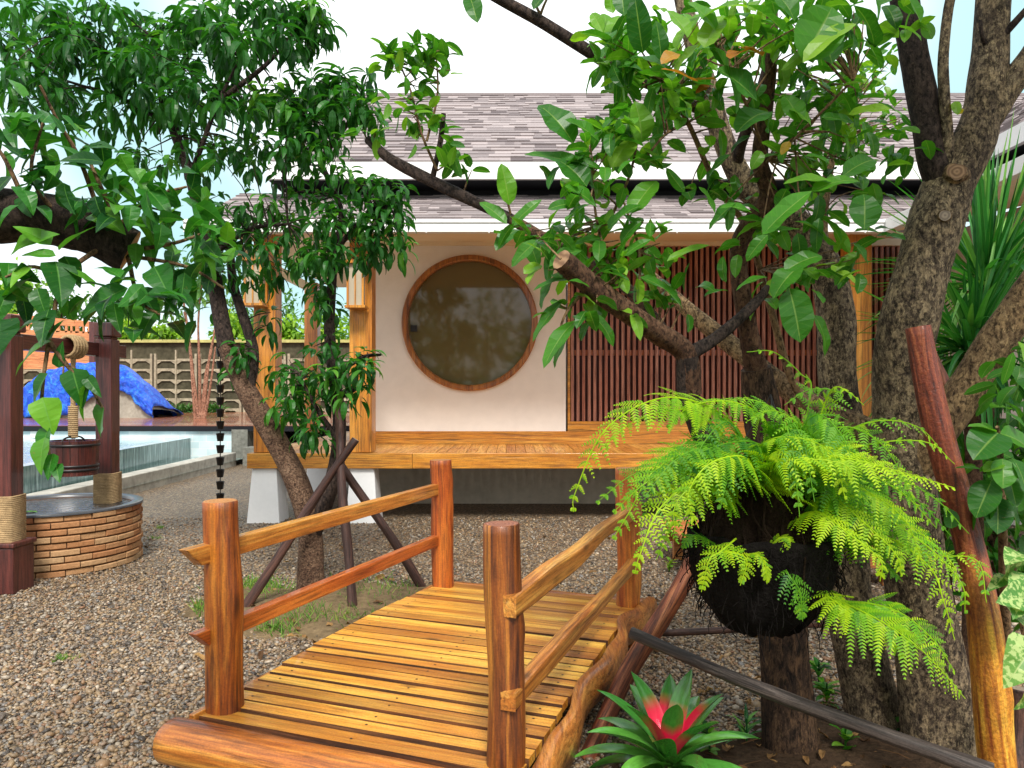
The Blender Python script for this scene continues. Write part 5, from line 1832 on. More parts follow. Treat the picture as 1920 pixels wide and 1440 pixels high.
# leaves of the right-hand trees
hero1 = [(1075, 270, 1010, 198, 2.7, .52, .2), (1125, 268, 1060, 225, 2.72, .5, .5), (1165, 275, 1125, 225, 2.72, .35, .95), (1168, 265, 1185, 195, 2.72, .5, .4), (1203, 268, 1190, 190, 2.7, .58, .7), (1145, 315, 1190, 255, 2.68, .45, .85), (1200, 270, 1245, 255, 2.7, .4, .3),
         (1115, 320, 985, 290, 2.7, .22, .3), (1100, 350, 1045, 300, 2.66, .6, .15), (1120, 390, 1060, 350, 2.64, .45, .6), (1185, 400, 1230, 340, 2.66, .45, .7), (1130, 320, 1060, 300, 2.7, .3, .4), (1240, 320, 1205, 278, 2.72, .4, .7), (1232, 318, 1255, 280, 2.72, .35, .9),
         (1140, 430, 1205, 385, 2.66, .5, .4), (1030, 430, 1060, 380, 2.8, .4, .8), (955, 385, 940, 308, 3.3, .42, .7), (950, 420, 900, 380, 3.3, .35, .5), (960, 425, 1015, 375, 3.2, .3, .4), (1150, 210, 1150, 130, 2.8, .22, .15),
         (970, 430, 930, 470, 3.2, .4, .3), (990, 440, 1010, 500, 3.0, .45, .5), (1010, 450, 960, 500, 2.9, .4, .4), (1060, 560, 1000, 640, 2.7, .3, .5), (1080, 600, 1020, 690, 2.7, .28, .5), (1110, 590, 1150, 650, 2.68, .3, .4), (1070, 620, 1040, 690, 2.7, .25, .35), (1110, 520, 1000, 545, 2.7, .25, .25),
         (1040, 520, 1015, 580, 2.7, .4, .3), (1090, 470, 1030, 500, 2.66, .45, .5), (1200, 430, 1160, 400, 2.7, .4, .5), (1170, 480, 1220, 450, 2.7, .35, .6), (1250, 490, 1330, 460, 2.7, .2, .7), (1200, 520, 1280, 580, 2.75, .3, .3)]
hero2 = [(1505, 115, 1560, 15, 2.3, .62, .55), (1505, 118, 1605, 45, 2.28, .25, .95), (1420, 190, 1345, 130, 2.4, .65, .25), (1380, 215, 1340, 90, 2.4, .4, .5), (1320, 90, 1355, 30, 2.4, .55, .85), (1290, 70, 1250, 20, 2.5, .4, .8), (1345, 60, 1290, 5, 2.4, .45, .7), (1310, 40, 1400, 5, 2.4, .35, .9), (1170, 30, 1165, -20, 2.6, .5, .2),
         (1205, 100, 1190, -10, 2.6, .4, .1), (1250, 130, 1180, 110, 2.6, .5, .2), (1265, 140, 1310, 85, 2.5, .6, .8), (1240, 115, 1230, 40, 2.55, .4, .15), (1130, 60, 1110, 25, 2.7, .35, .75), (1140, 80, 1160, 30, 2.7, .3, .8), (1470, 60, 1400, 10, 2.3, .6, .35), (1490, 40, 1440, -20, 2.3, .5, .5), (1560, 120, 1530, 40, 2.5, .5, .3),
         (1640, 90, 1600, 10, 2.6, .5, .2), (1620, 70, 1650, 130, 2.6, .45, .3), (1500, 230, 1470, 180, 2.6, .5, .6), (1560, 170, 1620, 155, 2.6, .3, .85), (1520, 235, 1480, 205, 2.6, .55, .7), (1590, 215, 1670, 205, 2.6, .35, .9), (1540, 220, 1600, 230, 2.6, .4, .5), (1500, 430, 1430, 440, 2.4, .3, .5), (1430, 440, 1520, 360, 2.4, .42, .6),
         (1520, 360, 1610, 340, 2.5, .3, .6), (1560, 340, 1470, 345, 2.5, .3, .75), (1620, 430, 1620, 365, 2.5, .65, .2), (1580, 330, 1640, 300, 2.6, .4, .3), (1500, 500, 1450, 560, 2.6, .5, .4), (1480, 540, 1500, 640, 2.6, .55, .25), (1440, 520, 1380, 545, 2.6, .35, .5), (1470, 510, 1540, 480, 2.6, .4, .4), (1525, 590, 1545, 670, 2.8, .3, .55),
         (1380, 380, 1330, 430, 2.5, .5, .3), (1410, 400, 1350, 390, 2.5, .4, .4), (1310, 350, 1340, 400, 2.6, .4, .6), (1370, 290, 1330, 330, 2.6, .35, .4), (1260, 170, 1340, 160, 2.5, .4, .15), (1440, 210, 1380, 250, 2.5, .6, .2), (1440, 440, 1400, 490, 2.6, .4, .5), (880, -10, 895, 42, 3.0, .45, .1), (1000, 18, 1040, -20, 3.0, .4, .1)]
mb = MB()
hero(mb, hero1, 'oval', wave=0.14, droop=0.7)
bl1 = [(780, 120, 45, 40, 3.55, .15, 14), (740, 110, 30, 35, 3.55, .1, 7), (820, 110, 25, 35, 3.55, .1, 7), (770, 190, 60, 40, 3.55, .15, 10), (800, 240, 40, 40, 3.55, .12, 6), (860, 300, 40, 40, 3.5, .12, 6), (700, 240, 25, 20, 3.6, .1, 3), (850, 130, 20, 8, 3.55, .05, 1)]
tips, outw = blob_points(bl1)
cluster_crown(mb, tips, outw, 3, 0.105, 0.045, 'oval', 0.6, 0.9, -0.2, 0.12, 7, jitter=0.02)
tw1 = tips
bl1b = [(1130, 330, 110, 90, 2.8, .25, 14), (1180, 240, 80, 60, 2.8, .25, 12), (1060, 440, 90, 60, 2.9, .25, 12), (1120, 530, 100, 70, 2.75, .2, 14), (1170, 460, 90, 60, 2.8, .25, 12), (1240, 560, 60, 40, 2.85, .2, 5)]
tips, outw = blob_points(bl1b)
cluster_crown(mb, tips, outw, 4, 0.115, 0.046, 'oval', 0.8, 0.9, -0.05, 0.14, 8, jitter=0.035, wave=0.12)
twigs(mb, np.concatenate([tw1, tips]), an1, 0.003, 0.03, 1)
mb.build('crown', [F_BIG, B_TWIG], t1)
mb = MB()
hero(mb, hero2, 'oval', wave=0.14, droop=0.7)
bl2 = [(1180, 70, 90, 70, 2.9, .3, 13), (1130, 120, 60, 40, 3.0, .25, 8), (1290, 90, 90, 70, 2.8, .3, 13), (1390, 80, 80, 70, 2.7, .3, 12), (1500, 60, 80, 60, 2.7, .3, 11), (1590, 50, 60, 60, 2.8, .25, 8), (1240, 170, 70, 60, 2.9, .3, 8), (1340, 200, 80, 70, 2.9, .3, 9), (1480, 180, 90, 70, 2.9, .3, 11),
       (1560, 150, 60, 50, 3.0, .25, 7), (1560, 250, 90, 60, 3.0, .3, 9), (1490, 300, 80, 50, 2.9, .3, 6), (1590, 330, 90, 60, 3.0, .3, 9), (1530, 400, 80, 50, 2.9, .3, 6), (1390, 360, 60, 50, 2.9, .3, 4), (1330, 330, 60, 50, 3.0, .3, 4), (1500, 520, 80, 60, 3.0, .3, 6), (1620, 470, 40, 50, 3.1, .2, 4), (1430, 450, 50, 40, 2.9, .3, 3)]
tips, outw = blob_points(bl2)
cluster_crown(mb, tips, outw, 4, 0.115, 0.05, 'oval', 0.8, 0.9, 0.1, 0.14, 8, jitter=0.035, wave=0.12)
tipsf, outf = blob_points([(1640, 150, 70, 50, 3.6, .3, 14), (1590, 240, 80, 50, 3.6, .3, 16), (1660, 220, 40, 50, 3.6, .2, 8), (1620, 290, 60, 40, 3.6, .3, 8)])
cluster_crown(mb, tipsf, outf, 4, 0.075, 0.033, 'oval', 0.6, 0.9, 0.0, 0.12, 6, jitter=0.03)
twigs(mb, np.concatenate([tips, tipsf]), an2_, 0.003, 0.03, 1)
mb.build('crown', [F_BIG, B_TWIG], t2)
mb = MB()
yl = [(1310, 160, 1240, 130, 2.48, .35, .2), (1400, 95, 1370, 110, 2.4, .6, .1), (1430, 105, 1385, 90, 2.4, .5, .15), (1330, 160, 1305, 175, 2.5, .5, .0), (1345, 150, 1290, 155, 2.5, .4, .3), (1270, 100, 1240, 120, 2.5, .5, .4), (1480, 265, 1465, 290, 2.6, .5, .6), (1785, 200, 1795, 215, 2.9, .6, .9)]
hero(mb, yl, 'oval', wave=0.15)
mb.build('yellowing_leaves', F_YELLOW, t2)
mb = MB()
hero(mb, [(1690, -20, 1725, 40, 2.4, .6, .6), (1700, -10, 1650, 10, 2.4, .5, .4), (1660, 10, 1680, 55, 2.5, .5, .2), (1740, 0, 1790, -8, 2.6, .3, .2), (1860, 700, 1830, 780, 2.9, .3, .5), (1790, 190, 1796, 215, 2.9, .5, .9), (1700, 290, 1660, 330, 2.9, .4, .3), (1690, 330, 1680, 350, 2.9, .4, .4), (1680, 210, 1640, 190, 2.9, .4, .4), (1725, 250, 1690, 240, 2.9, .4, .7)], 'oval')
over = rdir(150) * (rng.uniform(0, 1, 150) ** 0.4)[:, None] * np.array([1.25, 1.15, 0.4]) + np.array([2.15, 1.75, 3.75])  # unseen canopy added above the view to shade the trunks and soil below
over = over[over[:, 2] > CAMZ + 0.56 * over[:, 1] + 0.25]
cluster_crown(mb, over, rdir(len(over)), 6, 0.15, 0.07, 'oval', 0.7, 0.9, 0.2, 0.12, 6, jitter=0.08)
twigs(mb, over, np.array([tuple(P(1690, -60, 2.95)), tuple(P(1870, -60, 3.0)), (2.2, 2.6, 3.5), (2.3, 2.0, 3.7), (2.1, 1.4, 3.8)]), 0.006, 0.05, 1)
tips, outw = blob_points([(1690, 60, 40, 50, 2.8, .15, 3), (1700, 270, 30, 30, 2.9, .12, 4)])
cluster_crown(mb, tips, outw, 3, 0.10, 0.045, 'oval', 0.6, 0.9, 0.0, 0.12, 7, jitter=0.03)
mb.build('crown', [F_BIG, B_TWIG], t3)

# --- poles around the right-hand trees
def pole(a, b, r0, r1, mat, lab, end=E_STUB, seed=0, bend=0.02, ground=False, wob=0.09):
    p0, p1 = P(*a), P(*b)
    s = log('support_pole', p0, p1, r0, r1, mat, end, None, rings=44, sides=26, wob=wob, bend=bend, seed=seed, knob=16)
    tag(s, lab, 'pole', 'poles propping up the right-hand trees')
    return s


rp_ = pole((1875, 1470, 2.55), (1724, 612, 2.62), 0.062, 0.042, W_REDPOLE, 'tall reddish peeled pole leaning against the forked tree', seed=3, bend=0.03)
rpm = W_REDPOLE
# the same pole is peeled to orange wood low down: blend along its length
t = NT('two_tone_pole')
v = t.coords((1, 1, 0.08))
g_ = t.noise(v, 26, 7, 0.65, 1.2)
f_ = t.noise(t.coords((1, 1, 0.3)), 12, 5, 0.6, 0.8)
red = t.ramp(g_, [(0.36, (0.06, 0.010, 0.006)), (0.5, (0.22, 0.042, 0.018)), (0.64, (0.42, 0.12, 0.045))])
ora = t.ramp(g_, [(0.34, (0.24, 0.05, 0.008)), (0.5, (0.62, 0.25, 0.025)), (0.64, (0.86, 0.50, 0.06))])
tcn = t.n('ShaderNodeTexCoord')
sp = t.n('ShaderNodeSeparateXYZ')
t.l(tcn.outputs['Object'], sp.inputs[0])
h_ = t.math('ADD', sp.outputs[2], t.math('MULTIPLY', t.math('SUBTRACT', f_, 0.5), 0.7))
col = t.mix(t.ramp(h_, [(0.50, 1.0), (0.74, 0.0)]), red, ora)
vo = t.n('ShaderNodeTexVoronoi')
vo.inputs['Scale'].default_value = 7
t.l(t.coords((1, 1, 0.4)), vo.inputs['Vector'])
col = t.mix(0.8, col, t.ramp(vo.outputs['Distance'], [(0.08, 0.15), (0.2, 1.0)]), 'MULTIPLY')
gr_ = t.noise(t.coords(), 90, 4, 0.7)
col = t.mix(0.6, col, t.ramp(gr_, [(0.35, 0.35), (0.6, 1.15)]), 'MULTIPLY')
t.bump(t.mix(0.5, g_, gr_), 0.8, 0.01)
rp_.data.materials[0] = t.set(col, 0.45, 0.4, 0.1)
pole((1100, 1425, 3.2), (1300, 1050, 3.45), 0.040, 0.042, W_REDPOLE, 'reddish brown pole slanting up from beside the bridge', seed=5)
pole((1860, 1450, 2.35), (1182, 1190, 2.95), 0.026, 0.024, W_GREYSTAKE, 'weathered grey pole lying diagonally across the trunks', E_GREY, 6, bend=0.015)
pole((1240, 1186, 3.5), (1560, 1172, 3.35), 0.016, 0.018, W_STAKE, 'thin dark horizontal pole tied behind the fern pot', E_GREY, 7, bend=0.012)
pole((1905, 1460, 2.75), (1912, 1290, 2.78), 0.05, 0.045, W_STAKE, 'short brown stake at the edge of the variegated plant', E_GREY, 8)
pole((1775, 780, 3.25), (1735, 610, 3.3), 0.035, 0.03, W_REDPOLE, 'dark red pole tucked behind the tall peeled pole', E_GREY, 9)

# --- potted fern
pc = P(1430, 1090, 2.62)
fern = thing('potted_fern', 'black hanging pot overflowing with bright yellow-green fern fronds', 'potted plant', (pc.x, pc.y, P(0, 1178, 2.62).z))
zb, ztp = P(0, 1182, 2.62).z, P(0, 1000, 2.62).z
mb = MB()
prf = [(0.0, 0.0), (0.08, 0.004), (0.15, 0.04), (0.205, 0.11), (0.235, 0.20), (0.25, 0.30), (0.262, 0.335), (0.258, 0.35), (0.235, 0.345), (0.22, 0.3)]
V, F = ring_mesh(prf, Vector((pc.x, pc.y, zb)), 40)
V = V + rng.normal(0, 0.007, V.shape)
mb.add(V, F)
for k in range(420):
    a_ = rng.uniform(0, 6.28)
    z_ = rng.uniform(0.05, 0.34)
    r_ = np.interp(z_, [0.0, 0.04, 0.11, 0.2, 0.34], [0.1, 0.15, 0.205, 0.235, 0.262]) + 0.004
    p0 = np.array([pc.x + r_ * math.cos(a_), pc.y + r_ * math.sin(a_), zb + z_])
    p1 = p0 + np.array([math.cos(a_) * 0.012, math.sin(a_) * 0.012, -rng.uniform(0.02, 0.07)]) + rng.normal(0, 0.018, 3)
    tube(mb, spline([p0, (p0 + p1) / 2 + np.array([math.cos(a_), math.sin(a_), 0]) * 0.012, p1], 4), 0.0016, 4, cap=False)
mb.build('pot', M_POT, fern, smooth=True)
mb = MB()
V, F = ring_mesh([(0.225, 0.29), (0.21, 0.36), (0.185, 0.46), (0.17, 0.55), (0.12, 0.60), (0.0, 0.61)], Vector((pc.x, pc.y, zb)), 40)
V = V + rng.normal(0, 0.012, V.shape)
mb.add(V, F)
for k in range(160):
    a_ = rng.uniform(0, 6.28)
    r_ = rng.uniform(0.15, 0.23)
    z_ = zb + rng.uniform(0.42, 0.6)
    p0 = np.array([pc.x + r_ * math.cos(a_), pc.y + r_ * math.sin(a_), z_])
    p1 = p0 + np.array([0.03 * math.cos(a_), 0.03 * math.sin(a_), -rng.uniform(0.1, 0.28)]) + rng.normal(0, 0.02, 3)
    tube(mb, spline([p0, (p0 + p1) / 2 + rng.normal(0, 0.012, 3), p1], 6), 0.003, 4)
mb.build('root_mass', M_ROOT, fern)
mb = MB()
for a_ in (0.5, 2.6, 4.7):
    tube(mb, [(pc.x + 0.25 * math.cos(a_), pc.y + 0.25 * math.sin(a_), zb + 0.34), tuple(P(1445, 740, 3.05))], 0.0025, 5)
mb.build('hanger_wire', M_IRON, fern)


def frond(ctrl, width, npin=24, tone=0.6, seed=0, flat=(0, -0.5, 0.8)):
    """One twice-divided fern frond along control points (pixels + depth)."""
    mb = MB()
    c = spline(PP(ctrl), 48)
    seg = np.linalg.norm(np.diff(c, axis=0), axis=1)
    s = np.concatenate([[0], np.cumsum(seg)])
    Ln = s[-1]
    tube(mb, c, [0.0035, 0.0012], 5, var=min(1, tone + 0.2))
    tan = nrm(np.gradient(c, axis=0))
    pin_t = 0.14 + 0.85 * np.linspace(0, 1, max(12, int(npin * 0.8))) ** 0.92
    for k, t_ in enumerate(pin_t):
        q_ = t_ * Ln
        base = np.array([np.interp(q_, s, c[:, j]) for j in range(3)])
        tn = nrm(np.array([np.interp(q_, s, tan[:, j]) for j in range(3)]))
        up_ = np.array(flat, float)
        up_ = nrm(up_ - tn * np.dot(up_, tn))
        sd = np.cross(tn, up_)
        prof_w = (min(1, (t_ - 0.08) / 0.14) ** 0.7) * (1 - t_) ** 0.9 * 1.5 + 0.03
        for sg in (-1, 1):
            pl = width * prof_w * rng.uniform(0.72, 1.15)
            if rng.uniform() < 0.03:
                continue
            if pl < 0.006:
                continue
            d = nrm(sd * sg * 0.86 + tn * rng.uniform(0.35, 0.65) - up_ * 0.08 + rng.normal(0, 0.11, 3))
            m = max(5, int(pl / 0.0088))
            tt = np.linspace(0.06, 0.97, m)
            dr = rng.uniform(0.1, 0.4) * pl
            axis = base + np.outer(tt * pl, d) + np.outer(tt ** 2 * dr, np.array([0, 0, -1.0]))
            dn = nrm(d + np.array([0, 0, -1.0]) * 2 * 0.28 * 0.5)
            pu = nrm(up_ - dn * np.dot(up_, dn))
            ps = np.cross(dn, pu)
            lw = (np.clip(pl * 0.25, 0.006, 0.026) * (1 - tt) ** 0.7 + 0.003) * rng.uniform(0.85, 1.15, m)
            for s2 in (-1, 1):
                pd_ = nrm(ps * s2 * 0.85 + dn * 0.52)
                tip = axis + lw[:, None] * pd_ - pu * lw[:, None] * 0.15
                hw = 0.0027 + 0.0004 * (lw / 0.02)
                a_ = axis - dn * hw[:, None] if hasattr(hw, '__len__') else axis - dn * hw
                b_ = axis + dn * hw[:, None]
                m1 = axis + (lw * 0.55)[:, None] * pd_ - dn * (hw * 1.0)[:, None]
                m2 = axis + (lw * 0.6)[:, None] * pd_ + dn * (hw * 1.0)[:, None]
                V = np.stack([a_, m1, tip, m2, b_], 1).reshape(-1, 3)
                F = (np.arange(m) * 5)[:, None] + np.array([[0, 1, 2, 3, 4]])
                mb.add(V, F, np.clip(tone + rng.normal(0, 0.14) + 0.12 * (t_ - 0.5) - 0.05 * s2, 0, 1))
    return mb.build('frond', F_FERN, fern)


FD_ = 2.55
fronds = [
    ([(1420, 930, 2.62), (1380, 800, 2.5), (1260, 745, 2.4), (1140, 800, 2.35), (1080, 920, 2.35), (1075, 960, 2.35)], .15, 30, .75),
    ([(1430, 920, 2.6), (1370, 830, 2.5), (1290, 770, 2.42), (1190, 790, 2.4), (1120, 850, 2.4)], .13, 26, .8),
    ([(1410, 930, 2.55), (1320, 850, 2.4), (1230, 880, 2.3), (1180, 960, 2.26), (1150, 1010, 2.26)], .14, 28, .7),
    ([(1400, 940, 2.5), (1320, 900, 2.35), (1240, 950, 2.25), (1200, 1040, 2.2), (1190, 1075, 2.2)], .12, 28, .85),
    ([(1410, 930, 2.5), (1310, 870, 2.35), (1220, 900, 2.25), (1150, 960, 2.25)], .12, 24, .6),
    ([(1420, 920, 2.5), (1350, 840, 2.35), (1270, 860, 2.25), (1210, 930, 2.2)], .13, 24, .35),
    ([(1400, 950, 2.5), (1330, 920, 2.35), (1270, 970, 2.3), (1230, 1050, 2.28)], .10, 24, .55),
    ([(1440, 920, 2.6), (1440, 800, 2.5), (1380, 755, 2.42), (1300, 760, 2.4), (1250, 800, 2.4)], .12, 26, .7),
    ([(1450, 920, 2.6), (1470, 810, 2.5), (1440, 760, 2.45), (1370, 750, 2.45), (1310, 790, 2.45)], .11, 24, .5),
    ([(1450, 920, 2.55), (1430, 840, 2.4), (1370, 830, 2.32), (1290, 860, 2.28), (1250, 900, 2.28)], .13, 26, .3),
    ([(1450, 920, 2.55), (1480, 830, 2.4), (1500, 800, 2.36), (1450, 770, 2.36), (1400, 790, 2.36)], .10, 22, .55),
    ([(1450, 930, 2.55), (1500, 850, 2.4), (1570, 840, 2.3), (1660, 880, 2.25), (1740, 900, 2.25)], .12, 28, .85),
    ([(1450, 930, 2.5), (1500, 860, 2.35), (1590, 860, 2.25), (1690, 885, 2.2), (1790, 915, 2.2)], .12, 30, .95),
    ([(1440, 940, 2.5), (1450, 870, 2.3), (1500, 860, 2.25), (1580, 870, 2.2), (1600, 900, 2.2)], .13, 24, .8),
    ([(1440, 940, 2.5), (1440, 860, 2.32), (1500, 840, 2.28), (1560, 850, 2.25), (1585, 935, 2.22)], .12, 24, .95),
    ([(1430, 930, 2.5), (1400, 860, 2.3), (1330, 870, 2.22), (1290, 930, 2.2), (1310, 990, 2.2)], .12, 24, .8),
    ([(1430, 930, 2.5), (1390, 880, 2.32), (1340, 880, 2.25), (1270, 940, 2.2), (1265, 1000, 2.2)], .11, 24, .75),
    ([(1460, 920, 2.5), (1420, 850, 2.4), (1460, 820, 2.3), (1530, 830, 2.25), (1560, 860, 2.25)], .11, 22, .7),
    ([(1470, 930, 2.6), (1540, 780, 2.6), (1580, 740, 2.6), (1520, 730, 2.6), (1470, 760, 2.6)], .08, 20, .45),
    ([(1470, 930, 2.6), (1520, 740, 2.65), (1500, 700, 2.65), (1450, 660, 2.65), (1400, 660, 2.65)], .07, 18, .5),
    ([(1480, 930, 2.6), (1530, 800, 2.6), (1560, 730, 2.55), (1590, 735, 2.5), (1620, 760, 2.5)], .07, 20, .75),
    ([(1480, 940, 2.6), (1560, 830, 2.5), (1640, 790, 2.4), (1720, 800, 2.4), (1770, 850, 2.4)], .08, 22, .6),
    ([(1480, 950, 2.6), (1560, 860, 2.5), (1650, 830, 2.4), (1740, 830, 2.35), (1790, 870, 2.35)], .06, 22, .65),
    ([(1480, 960, 2.6), (1560, 900, 2.4), (1640, 930, 2.3), (1700, 980, 2.25), (1730, 1060, 2.25)], .11, 26, .7),
    ([(1480, 970, 2.55), (1550, 930, 2.4), (1620, 980, 2.3), (1680, 1040, 2.25), (1690, 1080, 2.25)], .11, 24, .85),
    ([(1470, 980, 2.5), (1530, 960, 2.35), (1590, 1000, 2.25), (1650, 1050, 2.2), (1650, 1090, 2.2)], .10, 24, .9),
    ([(1490, 980, 2.6), (1600, 920, 2.45), (1700, 980, 2.35), (1780, 1050, 2.3), (1800, 1100, 2.3)], .12, 26, .75),
    ([(1490, 980, 2.6), (1620, 960, 2.4), (1720, 1010, 2.3), (1800, 1090, 2.25), (1810, 1150, 2.25)], .11, 26, .65),
    ([(1490, 1000, 2.6), (1640, 1000, 2.4), (1740, 1060, 2.3), (1770, 1130, 2.25), (1790, 1200, 2.25)], .10, 24, .8),
    ([(1500, 990, 2.6), (1620, 1000, 2.5), (1740, 1040, 2.4), (1830, 1050, 2.35), (1850, 1130, 2.3)], .10, 24, .7),
    ([(1600, 1120, 2.5), (1550, 1115, 2.4), (1600, 1150, 2.3), (1660, 1190, 2.25), (1700, 1240, 2.22)], .10, 24, .8),
    ([(1540, 1120, 2.5), (1580, 1130, 2.35), (1660, 1170, 2.25), (1740, 1230, 2.2), (1810, 1310, 2.2)], .13, 30, .72),
    ([(1560, 1130, 2.5), (1620, 1130, 2.35), (1690, 1150, 2.3), (1750, 1200, 2.25), (1790, 1260, 2.25)], .12, 26, .6),
    ([(1380, 1010, 2.42), (1350, 1035, 2.36), (1330, 1050, 2.34), (1315, 1110, 2.34)], .055, 18, .85),
    ([(1340, 1040, 2.38), (1370, 1035, 2.35), (1400, 1050, 2.34), (1388, 1098, 2.34)], .05, 16, .8),
    ([(1400, 1040, 2.38), (1420, 1040, 2.35), (1435, 1060, 2.34), (1438, 1095, 2.34)], .03, 12, .9),
    ([(1470, 1060, 2.4), (1480, 1080, 2.36), (1500, 1110, 2.35), (1505, 1165, 2.35)], .06, 18, .3),
    ([(1340, 1020, 2.45), (1310, 1005, 2.4), (1290, 1010, 2.38), (1280, 1030, 2.38)], .05, 16, .25),
    ([(1440, 1030, 2.4), (1460, 1010, 2.38), (1480, 1010, 2.37), (1490, 1025, 2.37)], .04, 12, .85),
    ([(1480, 950, 2.5), (1530, 900, 2.4), (1570, 930, 2.35), (1640, 940, 2.35)], .09, 22, .3),
    ([(1480, 960, 2.5), (1540, 940, 2.42), (1580, 960, 2.4), (1560, 1010, 2.4)], .08, 20, .25),
]
for k in range(13):     # shorter tangled fronds filling the middle of the plant
    a_ = rng.uniform(0, 6.28)
    hx, rr_ = math.cos(a_), rng.uniform(150, 330)
    by, dpt = 930 + rng.uniform(-20, 40), 2.55
    up_y = rng.uniform(40, 150)
    dd_ = -0.3 * abs(math.sin(a_)) - 0.05
    fronds.append(([(1440 + hx * 40, by, dpt), (1440 + hx * rr_ * 0.45, by - up_y, dpt + dd_ * 0.5), (1440 + hx * rr_ * 0.8, by - up_y * 0.75, dpt + dd_ * 0.85), (1440 + hx * rr_ * 1.05, by - up_y * 0.1 + rng.uniform(0, 60), dpt + dd_)],
                   rng.uniform(0.07, 0.13), int(rng.uniform(18, 26)), rng.uniform(0.1, 0.7)))
for k in range(9):
    x0_, y0_ = rng.uniform(1500, 1700), rng.uniform(930, 1080)
    fronds.append(([(1490, 970 + 0.2 * (y0_ - 930), 2.6), (x0_ - 30, y0_ - 40, 2.5), (x0_ + 60, y0_ - 10, 2.42), (x0_ + 130, y0_ + 60, 2.38)], rng.uniform(0.06, 0.1), 20, rng.uniform(0.15, 0.6)))
for k, (c_, w_, n_, tn_) in enumerate(fronds):
    frond(c_, w_, n_, tn_, k)

# --- bromeliad
bc = Vector((P(1255, 1380, 2.85).x, 2.85, 0.07))
bro = thing('bromeliad', 'green rosette bromeliad with a vivid red centre beside the bridge', 'plant', (bc.x, bc.y, 0.0))
nl = 30
for k in range(nl):
    a_ = k * 2.39996 + 0.3
    inner = k / nl
    el = R(12) + R(62) * inner ** 1.2
    Lf = 0.36 - 0.06 * inner + rng.uniform(-0.02, 0.03)
    d = np.array([math.cos(a_) * math.cos(el), math.sin(a_) * math.cos(el), math.sin(el)])
    pos = np.array([bc.x, bc.y, bc.z + 0.03 + 0.09 * inner]) + 0.025 * np.array([math.cos(a_), math.sin(a_), 0])
    mb = MB()
    v_ = rng.uniform(0.1, 0.95)
    if inner > 0.74:
        v_ = 1.02 + rng.uniform(0, 0.3)
    leaves(mb, [pos], [d], [(-math.cos(a_) * math.sin(el), -math.sin(a_) * math.sin(el), math.cos(el))], Lf, 0.078 + 0.01 * rng.uniform(), 1.1 - 0.85 * inner, 0.28, 'strap', np.array([v_]), 14, wave=0.0)
    o_ = mb.build('leaf', F_BROM, bro, smooth=True)

# --- strap leaved plant at the right
def strap_plant(name, c, n, lr, w, label, cat, grp=None, cen=0.0, elr=(15, 85), mat=F_STRAP, stem=0.0, az=None):
    t_ = thing(name, label, cat, (c.x, c.y, cen), grp)
    mb = MB()
    a_ = rng.uniform(0, 6.28, n) if az is None else rng.uniform(az[0], az[1], n)
    el = R(1) * rng.uniform(elr[0], elr[1], n)
    d = np.stack([np.cos(a_) * np.cos(el), np.sin(a_) * np.cos(el), np.sin(el)], 1)
    u = np.stack([-np.cos(a_) * np.sin(el), -np.sin(a_) * np.sin(el), np.cos(el)], 1)
    pos = np.array(c)[None] + d * 0.04 + rng.normal(0, 0.02, (n, 3))
    leaves(mb, pos, d, u, rng.uniform(lr[0], lr[1], n), w * rng.uniform(0.8, 1.2, n), rng.uniform(0.2, 1.5, n) * (1.2 - el), 0.22, 'yucca', rng.uniform(0, 1, n), 12)
    mb.build('leaves', mat, t_)
    mb = MB()
    tube(mb, spline([(c.x, c.y, cen - 0.01), (c.x + 0.02, c.y, (c.z + cen) / 2), tuple(c)], 10), [0.05, 0.04], 8, lump=0.08)
    mb.build('stem', B_BRANCH, t_, smooth=True)
    return t_


strap_plant('strap_leaf_plant', P(1850, 540, 4.3), 210, (0.5, 0.95), 0.034, 'tall plant with long sword-shaped leaves behind the forked tree', 'plant', None, 0.0, (-25, 88))
strap_plant('strap_leaf_plant', P(1820, 660, 4.0), 170, (0.45, 0.85), 0.032, 'lower plant with drooping sword-shaped leaves under the tan limb', 'plant', None, 0.0, (-35, 70))
# shrub and variegated plant at the right edge
sh = thing('leafy_shrub', 'broad leaved green shrub at the right edge beside the peeled pole', 'shrub', P(1890, 1350, 2.9))
mb = MB()
sc_ = [P(1890, 1330, 2.9), P(1880, 1000, 2.6), P(1875, 850, 2.5), P(1870, 800, 2.45)]
limb(mb, sc_, [0.02, 0.012, 0.006], 16, sides=8)
mb.build('stem', B_TWIG, sh, smooth=True)
mb = MB()
hero(mb, [(1868, 810, 1815, 800, 2.4, .4, .6), (1872, 812, 1825, 862, 2.4, .65, .15), (1875, 812, 1935, 850, 2.4, .45, .6), (1880, 870, 1845, 885, 2.4, .6, .7), (1880, 860, 1880, 915, 2.4, .7, .5), (1860, 900, 1830, 970, 2.42, .6, .05), (1850, 910, 1845, 975, 2.45, .6, .05), (1890, 890, 1905, 950, 2.45, .5, .1), (1900, 860, 1925, 930, 2.4, .5, .15),
          (1840, 880, 1790, 878, 2.5, .2, .4), (1895, 950, 1900, 1010, 2.5, .6, .1), (1870, 930, 1870, 1000, 2.5, .6, .08), (1920, 800, 1880, 770, 2.4, .4, .3), (1910, 640, 1925, 690, 2.3, .4, .9), (1900, 660, 1880, 720, 2.4, .25, .6)], 'oval')
tips, outw = blob_points([(1900, 900, 60, 80, 2.6, .2, 10), (1910, 720, 40, 80, 2.7, .2, 8)])
cluster_crown(mb, tips, outw, 4, 0.10, 0.055, 'oval', 0.7, 0.9, 0.2, 0.12, 7, varbase=rng.uniform(0, 0.4, len(tips)))
mb.build('leaves', F_BIG, sh)
